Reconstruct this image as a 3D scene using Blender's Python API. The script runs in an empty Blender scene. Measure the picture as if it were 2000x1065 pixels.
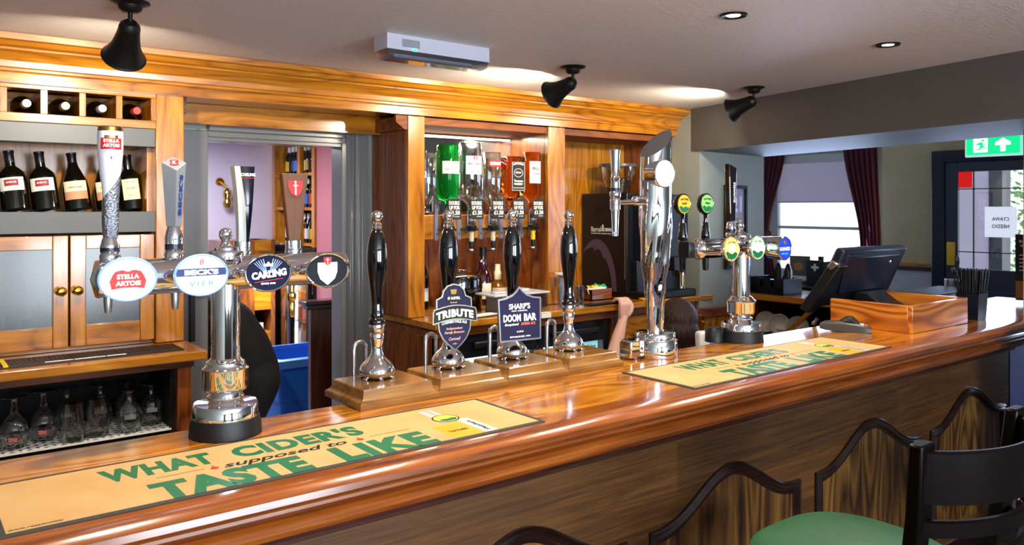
import bpy, math, random
from mathutils import Vector, Matrix
random.seed(7)
SC = bpy.context.scene
COL = SC.collection
PI = math.pi

# ------------------------------------------------------------------ camera, world, light
cam_d = bpy.data.cameras.new('camera'); cam = bpy.data.objects.new('camera', cam_d); COL.objects.link(cam)
cam.location = (0, 0, 1.65)
cam.rotation_euler = (PI/2, 0, -math.radians(90-52.111))
cam_d.sensor_width = 36; cam_d.lens = 1568/2000*36; cam_d.shift_y = -128.5/2000
cam_d.clip_start = .05
cam_d.dof.use_dof = True; cam_d.dof.focus_distance = 2.4; cam_d.dof.aperture_fstop = 7.1
SC.camera = cam
SC.view_settings.view_transform = 'Standard'; SC.view_settings.look = 'None'
SC.view_settings.gamma = 1; SC.view_settings.use_curve_mapping = False
SC.view_settings.exposure = 0.62
SC.cycles.use_denoising = True
SC.cycles.max_bounces = 10; SC.cycles.transparent_max_bounces = 16
SC.cycles.caustics_reflective = False; SC.cycles.caustics_refractive = False
SC.cycles.sample_clamp_indirect = 6

W = bpy.data.worlds.new('daylight'); SC.world = W; W.use_nodes = True
W.node_tree.nodes['Background'].inputs[0].default_value = (.86, .93, 1, 1)
W.node_tree.nodes['Background'].inputs[1].default_value = 1.7

def area(name, loc, target, sx, sy, e, col=(1, 1, 1)):
    l = bpy.data.lights.new(name, 'AREA'); l.shape = 'RECTANGLE'; l.size = sx; l.size_y = sy; l.energy = e; l.color = col
    o = bpy.data.objects.new(name, l); COL.objects.link(o); o.location = loc
    o.rotation_euler = (Vector(target)-Vector(loc)).to_track_quat('-Z', 'Y').to_euler()
    return o
def spot(name, loc, target, e, ang, col=(1, .9, .74), blend=.6, r=.03):
    l = bpy.data.lights.new(name, 'SPOT'); l.energy = e; l.spot_size = math.radians(ang); l.spot_blend = blend
    l.color = col; l.shadow_soft_size = r
    o = bpy.data.objects.new(name, l); COL.objects.link(o); o.location = loc
    o.rotation_euler = (Vector(target)-Vector(loc)).to_track_quat('-Z', 'Y').to_euler()
    return o
DAY = (.80, .90, 1)
area('street_window_light', (-.2, -3.1, 1.45), (-.2, 1.5, 2.1), 1.5, 1.3, 105, DAY)
area('street_window_light', (2.0, -3.1, 1.45), (2.0, 1.5, 2.1), 1.5, 1.3, 115, DAY)
area('front_room_window_light', (7.1, 4.35, 1.55), (4.5, 2.8, 1.3), 1.0, 1.0, 24, (.50, .64, 1))
area('front_door_light', (7.05, 2.75, 1.5), (4.4, 2.0, 1.2), .8, .9, 8, (.50, .64, 1))
area('front_room_far_window_light', (6.9, .6, 1.5), (4.6, 2.0, 1.2), 1.4, 1.0, 14, (.52, .66, 1))
area('store_room_light', (1.6, 6.2, 2.28), (1.6, 6.2, 0), .9, .9, 52, (.93, .94, 1))

# ------------------------------------------------------------------ helpers
def lin(c):
    c = c.lstrip('#'); v = [int(c[i:i+2], 16)/255 for i in (0, 2, 4)]
    return [x/12.92 if x <= .04045 else ((x+.055)/1.055)**2.4 for x in v]+[1]
MATS = {}
def pm(name, col='#888888', rough=.5, metal=0, trans=0, ior=1.45, coat=0, emit=0, bump=0, bscale=60, spec=.5, alpha=1):
    if name in MATS: return MATS[name]
    m = bpy.data.materials.new(name); m.use_nodes = True; nt = m.node_tree; b = nt.nodes['Principled BSDF']; I = b.inputs
    c = lin(col)
    I['Base Color'].default_value = c; I['Roughness'].default_value = rough; I['Metallic'].default_value = metal
    I['Transmission Weight'].default_value = trans; I['IOR'].default_value = ior; I['Coat Weight'].default_value = coat
    I['Coat Roughness'].default_value = .05; I['Specular IOR Level'].default_value = spec
    if emit: I['Emission Color'].default_value = c; I['Emission Strength'].default_value = emit
    if bump:
        n = nt.nodes.new('ShaderNodeTexNoise'); n.inputs['Scale'].default_value = bscale; n.inputs['Detail'].default_value = 4
        t = nt.nodes.new('ShaderNodeTexCoord'); nt.links.new(t.outputs['Object'], n.inputs['Vector'])
        bp = nt.nodes.new('ShaderNodeBump'); bp.inputs['Strength'].default_value = bump; bp.inputs['Distance'].default_value = .01
        nt.links.new(n.outputs['Fac'], bp.inputs['Height']); nt.links.new(bp.outputs['Normal'], I['Normal'])
    MATS[name] = m; return m
def pane(name, tint='#ffffff', refl=.06, rough=.02):
    if name in MATS: return MATS[name]
    m = bpy.data.materials.new(name); m.use_nodes = True; nt = m.node_tree; nt.nodes.clear()
    o = nt.nodes.new('ShaderNodeOutputMaterial'); t = nt.nodes.new('ShaderNodeBsdfTransparent'); g = nt.nodes.new('ShaderNodeBsdfGlossy')
    mx = nt.nodes.new('ShaderNodeMixShader'); f = nt.nodes.new('ShaderNodeLayerWeight'); mp = nt.nodes.new('ShaderNodeMapRange')
    f.inputs['Blend'].default_value = .45; t.inputs[0].default_value = lin(tint); g.inputs['Roughness'].default_value = rough
    mp.inputs['To Min'].default_value = refl; mp.inputs['To Max'].default_value = .85
    nt.links.new(f.outputs['Facing'], mp.inputs['Value']); nt.links.new(mp.outputs['Result'], mx.inputs[0])
    nt.links.new(t.outputs[0], mx.inputs[1]); nt.links.new(g.outputs[0], mx.inputs[2]); nt.links.new(mx.outputs[0], o.inputs[0])
    MATS[name] = m; return m
def cloth(name, col, k=.5):
    if name in MATS: return MATS[name]
    m = bpy.data.materials.new(name); m.use_nodes = True; nt = m.node_tree; nt.nodes.clear()
    o = nt.nodes.new('ShaderNodeOutputMaterial'); t = nt.nodes.new('ShaderNodeBsdfTranslucent'); d = nt.nodes.new('ShaderNodeBsdfDiffuse'); mx = nt.nodes.new('ShaderNodeMixShader')
    t.inputs[0].default_value = lin(col); d.inputs[0].default_value = lin(col); mx.inputs[0].default_value = k
    nt.links.new(d.outputs[0], mx.inputs[1]); nt.links.new(t.outputs[0], mx.inputs[2]); nt.links.new(mx.outputs[0], o.inputs[0]); MATS[name] = m; return m
def wood(name, cols, axis='x', rough=.28, coat=.5, sc=1.0, fig=.34, bump=.06, stretch=14, planks=0):
    """cols dark..light; grain runs along the given axis"""
    if name in MATS: return MATS[name]
    m = bpy.data.materials.new(name); m.use_nodes = True; nt = m.node_tree; b = nt.nodes['Principled BSDF']; N = nt.nodes.new; L = nt.links.new
    tc = N('ShaderNodeTexCoord'); mp = N('ShaderNodeMapping')
    s = {'x': (1, stretch, stretch), 'y': (stretch, 1, stretch), 'z': (stretch, stretch, 1)}[axis]
    mp.inputs['Scale'].default_value = [v*sc for v in s]; L(tc.outputs['Object'], mp.inputs['Vector'])
    n1 = N('ShaderNodeTexNoise'); n1.inputs['Scale'].default_value = 1.6; n1.inputs['Detail'].default_value = 7; n1.inputs['Roughness'].default_value = .62; n1.inputs['Distortion'].default_value = .35
    L(mp.outputs[0], n1.inputs['Vector'])
    # cathedral figure: rings seen along a slowly wandering field
    mp2 = N('ShaderNodeMapping'); s2 = {'x': (.9, 5, 5), 'y': (5, .9, 5), 'z': (5, 5, .9)}[axis]
    mp2.inputs['Scale'].default_value = [v*sc for v in s2]; L(tc.outputs['Object'], mp2.inputs['Vector'])
    n2 = N('ShaderNodeTexNoise'); n2.inputs['Scale'].default_value = 1.1; n2.inputs['Detail'].default_value = 1.5; L(mp2.outputs[0], n2.inputs['Vector'])
    ml = N('ShaderNodeMath'); ml.operation = 'MULTIPLY'; ml.inputs[1].default_value = 11; L(n2.outputs['Fac'], ml.inputs[0])
    fr = N('ShaderNodeMath'); fr.operation = 'PINGPONG'; fr.inputs[1].default_value = .5; L(ml.outputs[0], fr.inputs[0])
    pw = N('ShaderNodeMath'); pw.operation = 'POWER'; pw.inputs[1].default_value = .7; L(fr.outputs[0], pw.inputs[0])
    mx = N('ShaderNodeMix'); mx.data_type = 'FLOAT'; mx.inputs[0].default_value = fig; L(n1.outputs['Fac'], mx.inputs[2]); L(pw.outputs[0], mx.inputs[3])
    # pores
    mp3 = N('ShaderNodeMapping'); s3 = {'x': (6, 220, 220), 'y': (220, 6, 220), 'z': (220, 220, 6)}[axis]; mp3.inputs['Scale'].default_value = s3
    L(tc.outputs['Object'], mp3.inputs['Vector']); n3 = N('ShaderNodeTexNoise'); n3.inputs['Scale'].default_value = 1; n3.inputs['Detail'].default_value = 2; L(mp3.outputs[0], n3.inputs['Vector'])
    ad = N('ShaderNodeMath'); ad.operation = 'MULTIPLY_ADD'; ad.inputs[1].default_value = .22; L(n3.outputs['Fac'], ad.inputs[0]); 
    sb = N('ShaderNodeMath'); sb.operation = 'SUBTRACT'; sb.inputs[1].default_value = .11; L(mx.outputs[0], sb.inputs[0]); L(sb.outputs[0], ad.inputs[2])
    last = ad.outputs[0]
    if planks:
        mv = N('ShaderNodeMapping'); mv.inputs['Scale'].default_value = {'x': (.8, 1/planks, 1/planks), 'z': (1/planks, 1/planks, .8), 'y': (1/planks, .8, 1/planks)}[axis]
        L(tc.outputs['Object'], mv.inputs['Vector']); vo = N('ShaderNodeTexVoronoi'); vo.distance = 'CHEBYCHEV'; vo.inputs['Scale'].default_value = 1; vo.inputs['Randomness'].default_value = .3
        L(mv.outputs[0], vo.inputs['Vector']); m2 = N('ShaderNodeMath'); m2.operation = 'MULTIPLY_ADD'; m2.inputs[1].default_value = .3; L(vo.outputs['Color'], m2.inputs[0])
        s4 = N('ShaderNodeMath'); s4.operation = 'SUBTRACT'; s4.inputs[1].default_value = .15; L(last, s4.inputs[0]); L(s4.outputs[0], m2.inputs[2]); last = m2.outputs[0]
    cr = N('ShaderNodeValToRGB'); e = cr.color_ramp.elements; n = len(cols)
    while len(e) < n: e.new(.5)
    for i, c in enumerate(cols): e[i].position = .26+.42*i/(n-1); e[i].color = lin(c)
    L(last, cr.inputs[0]); L(cr.outputs[0], b.inputs['Base Color'])
    b.inputs['Roughness'].default_value = rough; b.inputs['Coat Weight'].default_value = coat; b.inputs['Coat Roughness'].default_value = .12
    bp = N('ShaderNodeBump'); bp.inputs['Strength'].default_value = bump; bp.inputs['Distance'].default_value = .004; L(ad.outputs[0], bp.inputs['Height']); L(bp.outputs[0], b.inputs['Normal'])
    MATS[name] = m; return m
def noisy(name, c1, c2, scale=20, rough=.6, bump=.2, coat=0, detail=5, dist=.01, spec=.5, sxyz=(1, 1, 1)):
    if name in MATS: return MATS[name]
    m = bpy.data.materials.new(name); m.use_nodes = True; nt = m.node_tree; b = nt.nodes['Principled BSDF']; N = nt.nodes.new; L = nt.links.new
    tc = N('ShaderNodeTexCoord'); mp = N('ShaderNodeMapping'); mp.inputs['Scale'].default_value = sxyz; L(tc.outputs['Object'], mp.inputs[0])
    n = N('ShaderNodeTexNoise'); n.inputs['Scale'].default_value = scale; n.inputs['Detail'].default_value = detail; L(mp.outputs[0], n.inputs['Vector'])
    cr = N('ShaderNodeValToRGB'); cr.color_ramp.elements[0].position = .35; cr.color_ramp.elements[1].position = .65
    cr.color_ramp.elements[0].color = lin(c1); cr.color_ramp.elements[1].color = lin(c2); L(n.outputs['Fac'], cr.inputs[0]); L(cr.outputs[0], b.inputs['Base Color'])
    b.inputs['Roughness'].default_value = rough; b.inputs['Coat Weight'].default_value = coat; b.inputs['Specular IOR Level'].default_value = spec
    bp = N('ShaderNodeBump'); bp.inputs['Strength'].default_value = bump; bp.inputs['Distance'].default_value = dist; L(n.outputs['Fac'], bp.inputs['Height']); L(bp.outputs[0], b.inputs['Normal'])
    MATS[name] = m; return m

_tc = {}
def text_geo(s, bold, shear, depth, spacing):
    k = (s, bold, shear, depth, spacing)
    if k in _tc: return _tc[k]
    c = bpy.data.curves.new('t', 'FONT'); c.body = s; c.size = 1; c.offset = bold; c.shear = shear; c.extrude = depth; c.resolution_u = 3; c.space_character = spacing
    o = bpy.data.objects.new('t', c); COL.objects.link(o); bpy.context.view_layer.update()
    me = bpy.data.meshes.new_from_object(o.evaluated_get(bpy.context.evaluated_depsgraph_get()))
    r = ([v.co.copy() for v in me.vertices], [tuple(p.vertices) for p in me.polygons])
    bpy.data.objects.remove(o); bpy.data.curves.remove(c); bpy.data.meshes.remove(me)
    _tc[k] = r; return r

def frame(o, x, y):
    x = Vector(x).normalized(); z = x.cross(Vector(y)).normalized(); y = z.cross(x)
    return Matrix(((x.x, y.x, z.x, o[0]), (x.y, y.y, z.y, o[1]), (x.z, y.z, z.z, o[2]), (0, 0, 0, 1)))
def T(x, y, z): return Matrix.Translation((x, y, z))
def RX(a): return Matrix.Rotation(a, 4, 'X')
def RY(a): return Matrix.Rotation(a, 4, 'Y')
def RZ(a): return Matrix.Rotation(a, 4, 'Z')

class MB:
    def __init__(s, mat=None): s.v = []; s.f = []; s.mi = []; s.mats = []; s.T = Matrix(); s.c = 0; (mat and s.use(mat))
    def use(s, m):
        if m not in s.mats: s.mats.append(m)
        s.c = s.mats.index(m); return s
    def at(s, M): s.T = M; return s
    def add(s, vs, fs):
        n = len(s.v); s.v += [s.T @ Vector(v) for v in vs]
        s.f += [tuple(i+n for i in f) for f in fs]; s.mi += [s.c]*len(fs); return s
    def box(s, x0, x1, y0, y1, z0, z1):
        return s.add([(x, y, z) for z in (z0, z1) for y in (y0, y1) for x in (x0, x1)],
                     [(0, 2, 3, 1), (4, 5, 7, 6), (0, 1, 5, 4), (2, 6, 7, 3), (0, 4, 6, 2), (1, 3, 7, 5)])
    def loft(s, rings, cap=True, loop=False):
        n = len(rings[0]); vs = [p for r in rings for p in r]; fs = []; m = len(rings)
        for i in range(m if loop else m-1):
            for j in range(n):
                a = i*n+j; b = i*n+(j+1) % n; c = ((i+1) % m)*n+(j+1) % n; d = ((i+1) % m)*n+j; fs.append((a, b, c, d))
        if cap and not loop: fs.append(tuple(range(n))[::-1]); fs.append(tuple((m-1)*n+j for j in range(n)))
        return s.add(vs, fs)
    def lathe(s, prof, seg=32, c=(0, 0, 0), sx=1, sy=1, flute=0, nf=12):
        rings = []
        for r, z in prof:
            rings.append([(c[0]+sx*(r*(1+flute*math.cos(nf*2*PI*j/seg)))*math.cos(2*PI*j/seg), c[1]+sy*(r*(1+flute*math.cos(nf*2*PI*j/seg)))*math.sin(2*PI*j/seg), c[2]+z) for j in range(seg)])
        return s.loft(rings)
    def prism(s, poly, z0, z1):
        n = len(poly)
        vs = [(x, y, z0) for x, y in poly]+[(x, y, z1) for x, y in poly]
        return s.add(vs, [tuple(range(n))[::-1], tuple(range(n, 2*n))]+[(i, (i+1) % n, n+(i+1) % n, n+i) for i in range(n)])
    def tube(s, pts, r, seg=10, loop=False, sx=1):
        pts = [Vector(p) for p in pts]; n = len(pts); rr = r if isinstance(r, (list, tuple)) else [r]*n
        rings = []; up = None
        for i, p in enumerate(pts):
            if loop: t = pts[(i+1) % n]-pts[i-1]
            else: t = pts[min(i+1, n-1)]-pts[max(i-1, 0)]
            t.normalize()
            if up is None: up = Vector((0, 0, 1)) if abs(t.z) < .9 else Vector((1, 0, 0))
            a = up-t*up.dot(t)
            a.normalize(); up = a; b = t.cross(a)
            rings.append([p+a*rr[i]*math.cos(2*PI*j/seg)*sx+b*rr[i]*math.sin(2*PI*j/seg) for j in range(seg)])
        return s.loft(rings, loop=loop)
    def sweep(s, prof, path, loop=False):
        """profile (n, h) swept on a path of (x, y) in the local plane; n along the left normal, h along z"""
        P = [Vector((p[0], p[1])) for p in path]; n = len(P); rings = []
        for i, p in enumerate(P):
            a = P[i-1] if (i > 0 or loop) else None; b = P[(i+1) % n] if (i < n-1 or loop) else None
            d1 = (p-a).normalized() if a is not None else None; d2 = (b-p).normalized() if b is not None else None
            if d1 is None: d1 = d2
            if d2 is None: d2 = d1
            n1 = Vector((-d1.y, d1.x)); n2 = Vector((-d2.y, d2.x)); m = (n1+n2); m.normalize(); k = 1/max(.35, m.dot(n1))
            rings.append([(p.x+m.x*q*k, p.y+m.y*q*k, h) for q, h in prof])
        return s.loft(rings, loop=loop)
    def ell(s, c, r, seg=20, ring=12):
        prof = [(math.sin(PI*i/ring), -math.cos(PI*i/ring)) for i in range(ring+1)]
        prof[0] = (.02, -1); prof[-1] = (.02, 1)
        rings = [[(c[0]+r[0]*p*math.cos(2*PI*j/seg), c[1]+r[1]*p*math.sin(2*PI*j/seg), c[2]+r[2]*q) for j in range(seg)] for p, q in prof]
        return s.loft(rings)
    def text(s, st, x, y, w, h, z=0, depth=.0006, bold=.02, shear=0, bend=0, sp=1, arc=0):
        """text fitted to width w and height h, centred on x, y in the local plane"""
        vs, fs = text_geo(st, bold, shear, .5, sp)
        if not vs: return s
        x0 = min(v.x for v in vs); x1 = max(v.x for v in vs); y0 = min(v.y for v in vs); y1 = max(v.y for v in vs)
        out = []
        for v in vs:
            px = x+((v.x-x0)/(x1-x0)-.5)*w; py = y+((v.y-y0)/(y1-y0)-.5)*h; pz = z+(v.z+.5)*depth
            if arc: py += arc*(1-((px-x)/(w/2))**2)
            if bend: a = px/bend; px, pz = (bend+pz)*math.sin(a), (bend+pz)*math.cos(a)-bend
            out.append((px, py, pz))
        return s.add(out, fs)
    def patch(s, x0, x1, y0, y1, bend, z=0, seg=12, taper=0):
        """a sheet wrapped on a cylinder of radius bend (label)"""
        vs = []; 
        for i in range(seg+1):
            x = x0+(x1-x0)*i/seg; a = x/bend
            for yy in (y0, y1): 
                for dz in (0, .0008): vs.append(((bend+z+dz)*math.sin(a), yy, (bend+z+dz)*math.cos(a)-bend))
        fs = []
        for i in range(seg):
            a = i*4; b = a+4
            fs += [(a+1, b+1, b+3, a+3), (a, a+2, b+2, b), (a, b, b+1, a+1), (a+2, a+3, b+3, b+2)]
        fs += [(0, 1, 3, 2), (seg*4, seg*4+2, seg*4+3, seg*4+1)]
        return s.add(vs, fs)
    def ellipse(s, a, b, z0, z1, cx=0, cy=0, seg=40): return s.prism([(cx+a*math.cos(2*PI*i/seg), cy+b*math.sin(2*PI*i/seg)) for i in range(seg)], z0, z1)

ORG = {}
def part(name, mb, parent=None, smooth=True, ang=38, bevel=0, seg=2, label=None, kind=None):
    me = bpy.data.meshes.new(name); me.from_pydata([tuple(v) for v in mb.v], [], mb.f)
    for m in mb.mats: me.materials.append(m)
    me.polygons.foreach_set('material_index', mb.mi)
    if smooth: me.polygons.foreach_set('use_smooth', [True]*len(mb.f))
    me.update()
    import bmesh
    bm = bmesh.new(); bm.from_mesh(me); bmesh.ops.recalc_face_normals(bm, faces=bm.faces); bm.to_mesh(me); bm.free()
    if smooth: me.set_sharp_from_angle(angle=math.radians(ang))
    o = bpy.data.objects.new(name, me); COL.objects.link(o)
    if parent is not None:
        o.parent = parent
        if parent.name in ORG: o.matrix_parent_inverse = ORG[parent.name]
    if bevel:
        b = o.modifiers.new('b', 'BEVEL'); b.width = bevel; b.segments = seg; b.limit_method = 'ANGLE'; b.angle_limit = math.radians(40); b.harden_normals = False
    if label: o['label'] = label
    if kind: o['kind'] = kind
    return o
def fuse(mb, voxel=.006, smooth=3):
    """melt overlapping limbs into one continuous surface"""
    me = bpy.data.meshes.new('f'); me.from_pydata([tuple(v) for v in mb.v], [], mb.f)
    import bmesh
    bm = bmesh.new(); bm.from_mesh(me); bmesh.ops.recalc_face_normals(bm, faces=bm.faces); bm.to_mesh(me); bm.free()
    o = bpy.data.objects.new('f', me); COL.objects.link(o)
    r = o.modifiers.new('r', 'REMESH'); r.mode = 'VOXEL'; r.voxel_size = voxel
    s_ = o.modifiers.new('s', 'SMOOTH'); s_.iterations = smooth; s_.factor = .5
    bpy.context.view_layer.update()
    m2 = bpy.data.meshes.new_from_object(o.evaluated_get(bpy.context.evaluated_depsgraph_get()))
    out = MB(mb.mats[0]); out.add([x.co.copy() for x in m2.vertices], [tuple(p.vertices) for p in m2.polygons])
    bpy.data.objects.remove(o); bpy.data.meshes.remove(me); bpy.data.meshes.remove(m2)
    return out
def limb(mb, pts, rs, seg=18, sub=5):
    """rounded limb through the joints, radii interpolated"""
    P = [Vector(p) for p in pts]; Q = []; R_ = []
    for i in range(len(P)-1):
        for k in range(sub):
            u = k/sub; u2 = u*u*(3-2*u); Q.append(P[i].lerp(P[i+1], u)); R_.append(rs[i]+(rs[i+1]-rs[i])*u2)
    Q.append(P[-1]); R_.append(rs[-1]); mb.tube(Q, R_, seg)
    for p, r in zip(P, rs): mb.ell(p, (r, r, r), 16, 10)
    return mb
def thing(name, label, cat, loc=(0, 0, 0), group=None, world=False, rot=0):
    """an Empty at the thing's base; world=True: its parts are modelled in room coordinates"""
    o = bpy.data.objects.new(name, None); COL.objects.link(o); o.empty_display_size = .05
    o.location = loc; o.rotation_euler = (0, 0, rot); o['label'] = label; o['category'] = cat
    if group: o['group'] = group
    if world: ORG[o.name] = Matrix.Translation(-Vector(loc))
    return o
def tag(o, label, cat, group=None):
    o['label'] = label; o['category'] = cat
    if group: o['group'] = group
    return o
def struct(name, mb, **k):
    return part(name, mb, kind='structure', **k)
def dup(root, loc, rot=None, label=None, group=None):
    r = root.copy(); COL.objects.link(r); r.location = loc
    if rot is not None: r.rotation_euler = (0, 0, rot)
    if label: r['label'] = label
    if group: r['group'] = group
    for ch in list(root.children):
        c = ch.copy(); COL.objects.link(c); c.parent = r
        for g in list(ch.children):
            d = g.copy(); COL.objects.link(d); d.parent = c
    return r

# ------------------------------------------------------------------ materials
OAK = ['#74400a', '#a26210', '#b37216', '#c68c28']
oakx = wood('oak_honey_x', OAK, 'x', .25, .6); oakz = wood('oak_honey_z', OAK, 'z', .25, .6); oaky = wood('oak_honey_y', OAK, 'y', .25, .6)
TOP = ['#8e4e0e', '#c07418', '#d28820', '#e2a238']
topx = wood('counter_oak', TOP, 'x', .16, 1.0, fig=.62, stretch=10)
nose = wood('counter_nosing', ['#4e2008', '#7a3c10', '#924a16', '#a65e20'], 'x', .2, .9, fig=.12, stretch=22)
red_z = wood('red_oak_z', ['#4c2208', '#743a10', '#854616', '#96551e'], 'z', .3, .5, fig=.45)
red_x = wood('red_oak_x', ['#4c2208', '#743a10', '#854616', '#96551e'], 'x', .3, .5, fig=.45)
front_x = wood('bar_front_oak', ['#34200d', '#482b0f', '#573614', '#6a451b'], 'x', .42, .2, sc=1.5, fig=.10, stretch=34, planks=.16)
front_z = wood('bar_panel_oak', ['#1a0d05', '#4a2b0d', '#6e4a1c', '#8e6a34'], 'z', .4, .25, fig=.4, stretch=18)
dark_m = wood('dark_moulding', ['#080302', '#160805', '#200d09', '#2c1510'], 'x', .28, .6)
stool_w = pm('dark_stool_wood', '#0b0605', .3, coat=.04, spec=.12)
pump_w = wood('pump_base_wood', ['#3f220c', '#7a5022', '#8d6330', '#a07a42'], 'x', .22, .8, fig=.15, stretch=24)
till_w = wood('box_oak', ['#8a4614', '#b0641c', '#c47826', '#d48c3c'], 'x', .3, .5, fig=.7, stretch=9)
till_wy = wood('box_oak_y', ['#8a4614', '#b0641c', '#c47826', '#d48c3c'], 'y', .3, .5, fig=.7, stretch=9)
chrome = pm('chrome', '#e9e9ec', .045, 1); steel = pm('brushed_steel', '#b9bbbe', .28, 1); brass = pm('brass', '#d8a63c', .18, 1)
goldm = pm('gold_metal', '#c9a35a', .15, 1); bronze = pm('bronze_dark', '#23201d', .42, .6)
blackg = pm('black_gloss', '#060506', .06, coat=1); blackp = pm('black_plastic', '#101114', .38); blackr = pm('black_rubber', '#0a0a0c', .5)
navyp = pm('blue_black_plastic', '#121826', .35)
greyp = pm('grey_paint', '#68686a', .28, coat=.3, bump=.05, bscale=9); dgrey = pm('grey_strip_paint', '#5e6062', .45)
white = pm('white_plastic', '#e6e8ea', .35); paper = pm('white_paper', '#f0ece0', .6); cream = pm('cream_label', '#efe6c0', .6)
black = pm('black_ink', '#0a0a0a', .6); wht = pm('white_ink', '#f4f4f0', .6); redi = pm('red_ink', '#c81e1e', .5); navy = pm('navy_enamel', '#15103a', .5, spec=.3)
navi = pm('blue_ink', '#16306e', .5); teal = pm('teal_ink', '#0e8a7a', .5); green = pm('green_ink', '#10643c', .5); orange = pm('orange_ink', '#e8642a', .5)
lit = pm('lit_white', '#f4f8ff', .3, emit=1.3); litcyan = pm('lit_blue_rim', '#7c9cf0', .3, emit=.6)
mirror = pm('mirror', '#d8dcdc', .03, 1)
dark_in = pm('dark_interior', '#0d0a08', .7); wineg = pm('dark_bottle_glass', '#0b0a06', .07, coat=.6)
clear = pm('clear_glass', '#ffffff', .0, trans=1); thin = pane('thin_glass', '#f2f4f4', .09); spirit_clear = pane('spirit_clear_glass', '#e2ecee', .13); wpane = pane('window_pane', '#ffffff', .05)
door_glass = pane('cupboard_glass', '#a8a6a2', .10, .28)
acrylic = pane('acrylic', '#dfe3ea', .12, .1)

# ------------------------------------------------------------------ the room
wallp = noisy('wall_grey_paint', '#8e9288', '#94988e', 6, .6, .08); lilac = noisy('wall_lilac_paint', '#c6bcd2', '#cac0d6', 5, .6, .05)
pinkp = noisy('wall_pink_paint', '#a3606a', '#a8656e', 5, .6, .05); tanp = noisy('wall_tan_paint', '#b09c74', '#b6a27a', 5, .6, .05)
ceilm = noisy('ceiling_paper', '#dad4d2', '#e0dad8', 38, .55, .35, dist=.006, sxyz=(1, 2.2, 1)); floorm = noisy('bar_floor_vinyl', '#6f7683', '#7a8290', 14, .35, .05)
carpet = noisy('carpet', '#3a2326', '#54343a', 60, .9, .4); purple = noisy('wall_purple_paint', '#6a6a9e', '#7070a4', 5, .6, .05)
whitew = noisy('white_wall', '#c8c4ba', '#cdc9bf', 5, .6, .05)

struct('floor', MB(carpet).box(-1.6, 7.4, -3.3, 1.7, -.05, 0), smooth=False)
o = struct('floor', MB(floorm).box(-1.6, 7.4, 1.7, 7.6, -.05, 0), smooth=False)
struct('ceiling', MB(ceilm).box(-1.6, 4.6, -3.3, 4.45, 2.35, 2.42), smooth=False)
struct('ceiling', MB(whitew).box(4.6, 7.6, -3.3, 5.9, 2.5, 2.56), smooth=False)
struct('ceiling', MB(lilac).box(-1.6, 3.0, 4.45, 7.6, 2.4, 2.46), smooth=False)
m = MB(wallp)                                         # back wall round the doorway
m.box(-1.6, 1.32, 4.35, 4.45, 0, 2.35).box(2.11, 4.62, 4.35, 4.45, 0, 2.35).box(1.32, 2.11, 4.35, 4.45, 2.03, 2.35)
struct('wall_back', m, smooth=False)
struct('wall_left', MB(wallp).box(-1.7, -1.6, -3.3, 7.6, 0, 2.45), smooth=False)
m = MB(noisy('street_wall_paint', '#6e5f58', '#766660', 5, .6, .05))   # street wall behind the photographer, two windows; wall and dado darkened for chrome reflections
m.box(-1.6, -1.0, -3.4, -3.2, 0, 2.35).box(.6, 1.2, -3.4, -3.2, 0, 2.35).box(2.8, 7.4, -3.4, -3.2, 0, 2.35)
m.box(-1.0, 2.8, -3.4, -3.2, 0, .8).box(-1.0, 2.8, -3.4, -3.2, 2.15, 2.35)
m.use(noisy('street_wall_dado', '#2e1a12', '#3a2218', 5, .5, .05)).box(-1.6, 7.4, -3.2, -3.17, 0, .78)
struct('wall_street', m, smooth=False)
for i, x in enumerate((-1.0, 1.2)):
    w = struct('window_%d' % (i+2), MB(white).box(x, x+1.6, -3.34, -3.26, .8, .86).box(x, x+1.6, -3.34, -3.26, 2.09, 2.15).box(x, x+.06, -3.34, -3.26, .86, 2.09).box(x+1.54, x+1.6, -3.34, -3.26, .86, 2.09).box(x+.77, x+.83, -3.34, -3.26, .86, 2.09).box(x+.06, x+1.54, -3.33, -3.27, 1.6, 1.64), smooth=False)
    part('pane', MB(wpane).box(x+.06, x+1.54, -3.302, -3.298, .86, 2.09), w, smooth=False)
# thick wall on the right, opened over the bar: picture-side piece, beam, near jamb
m = MB(wallp)
m.prism([(4.54, 3.67), (5.46, 3.78), (5.46, 5.6), (4.62, 5.6), (4.62, 4.35), (4.54, 4.35)], 0, 2.35)
struct('wall_right', m, smooth=False)
wallp_shaded = noisy('wall_grey_paint_shaded', '#565654', '#5a5a58', 6, .6, .08)  # same grey wall paint, darkened to put the low light into the colour
struct('wall_right_beam', MB(wallp_shaded).prism([(4.54, 3.75), (3.999, 1.38), (4.83, 1.38), (5.46, 3.80)], 2.045, 2.36), smooth=False)
struct('wall_right_near', MB(wallp_shaded).prism([(3.999, 1.38), (2.95, -3.2), (4.6, -3.2), (4.83, 1.38)], 0, 2.36), smooth=False)
struct('trim_1', MB(whitew).box(4.60, 4.66, 1.577, 1.640, 1.091, 2.045), smooth=False)
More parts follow.
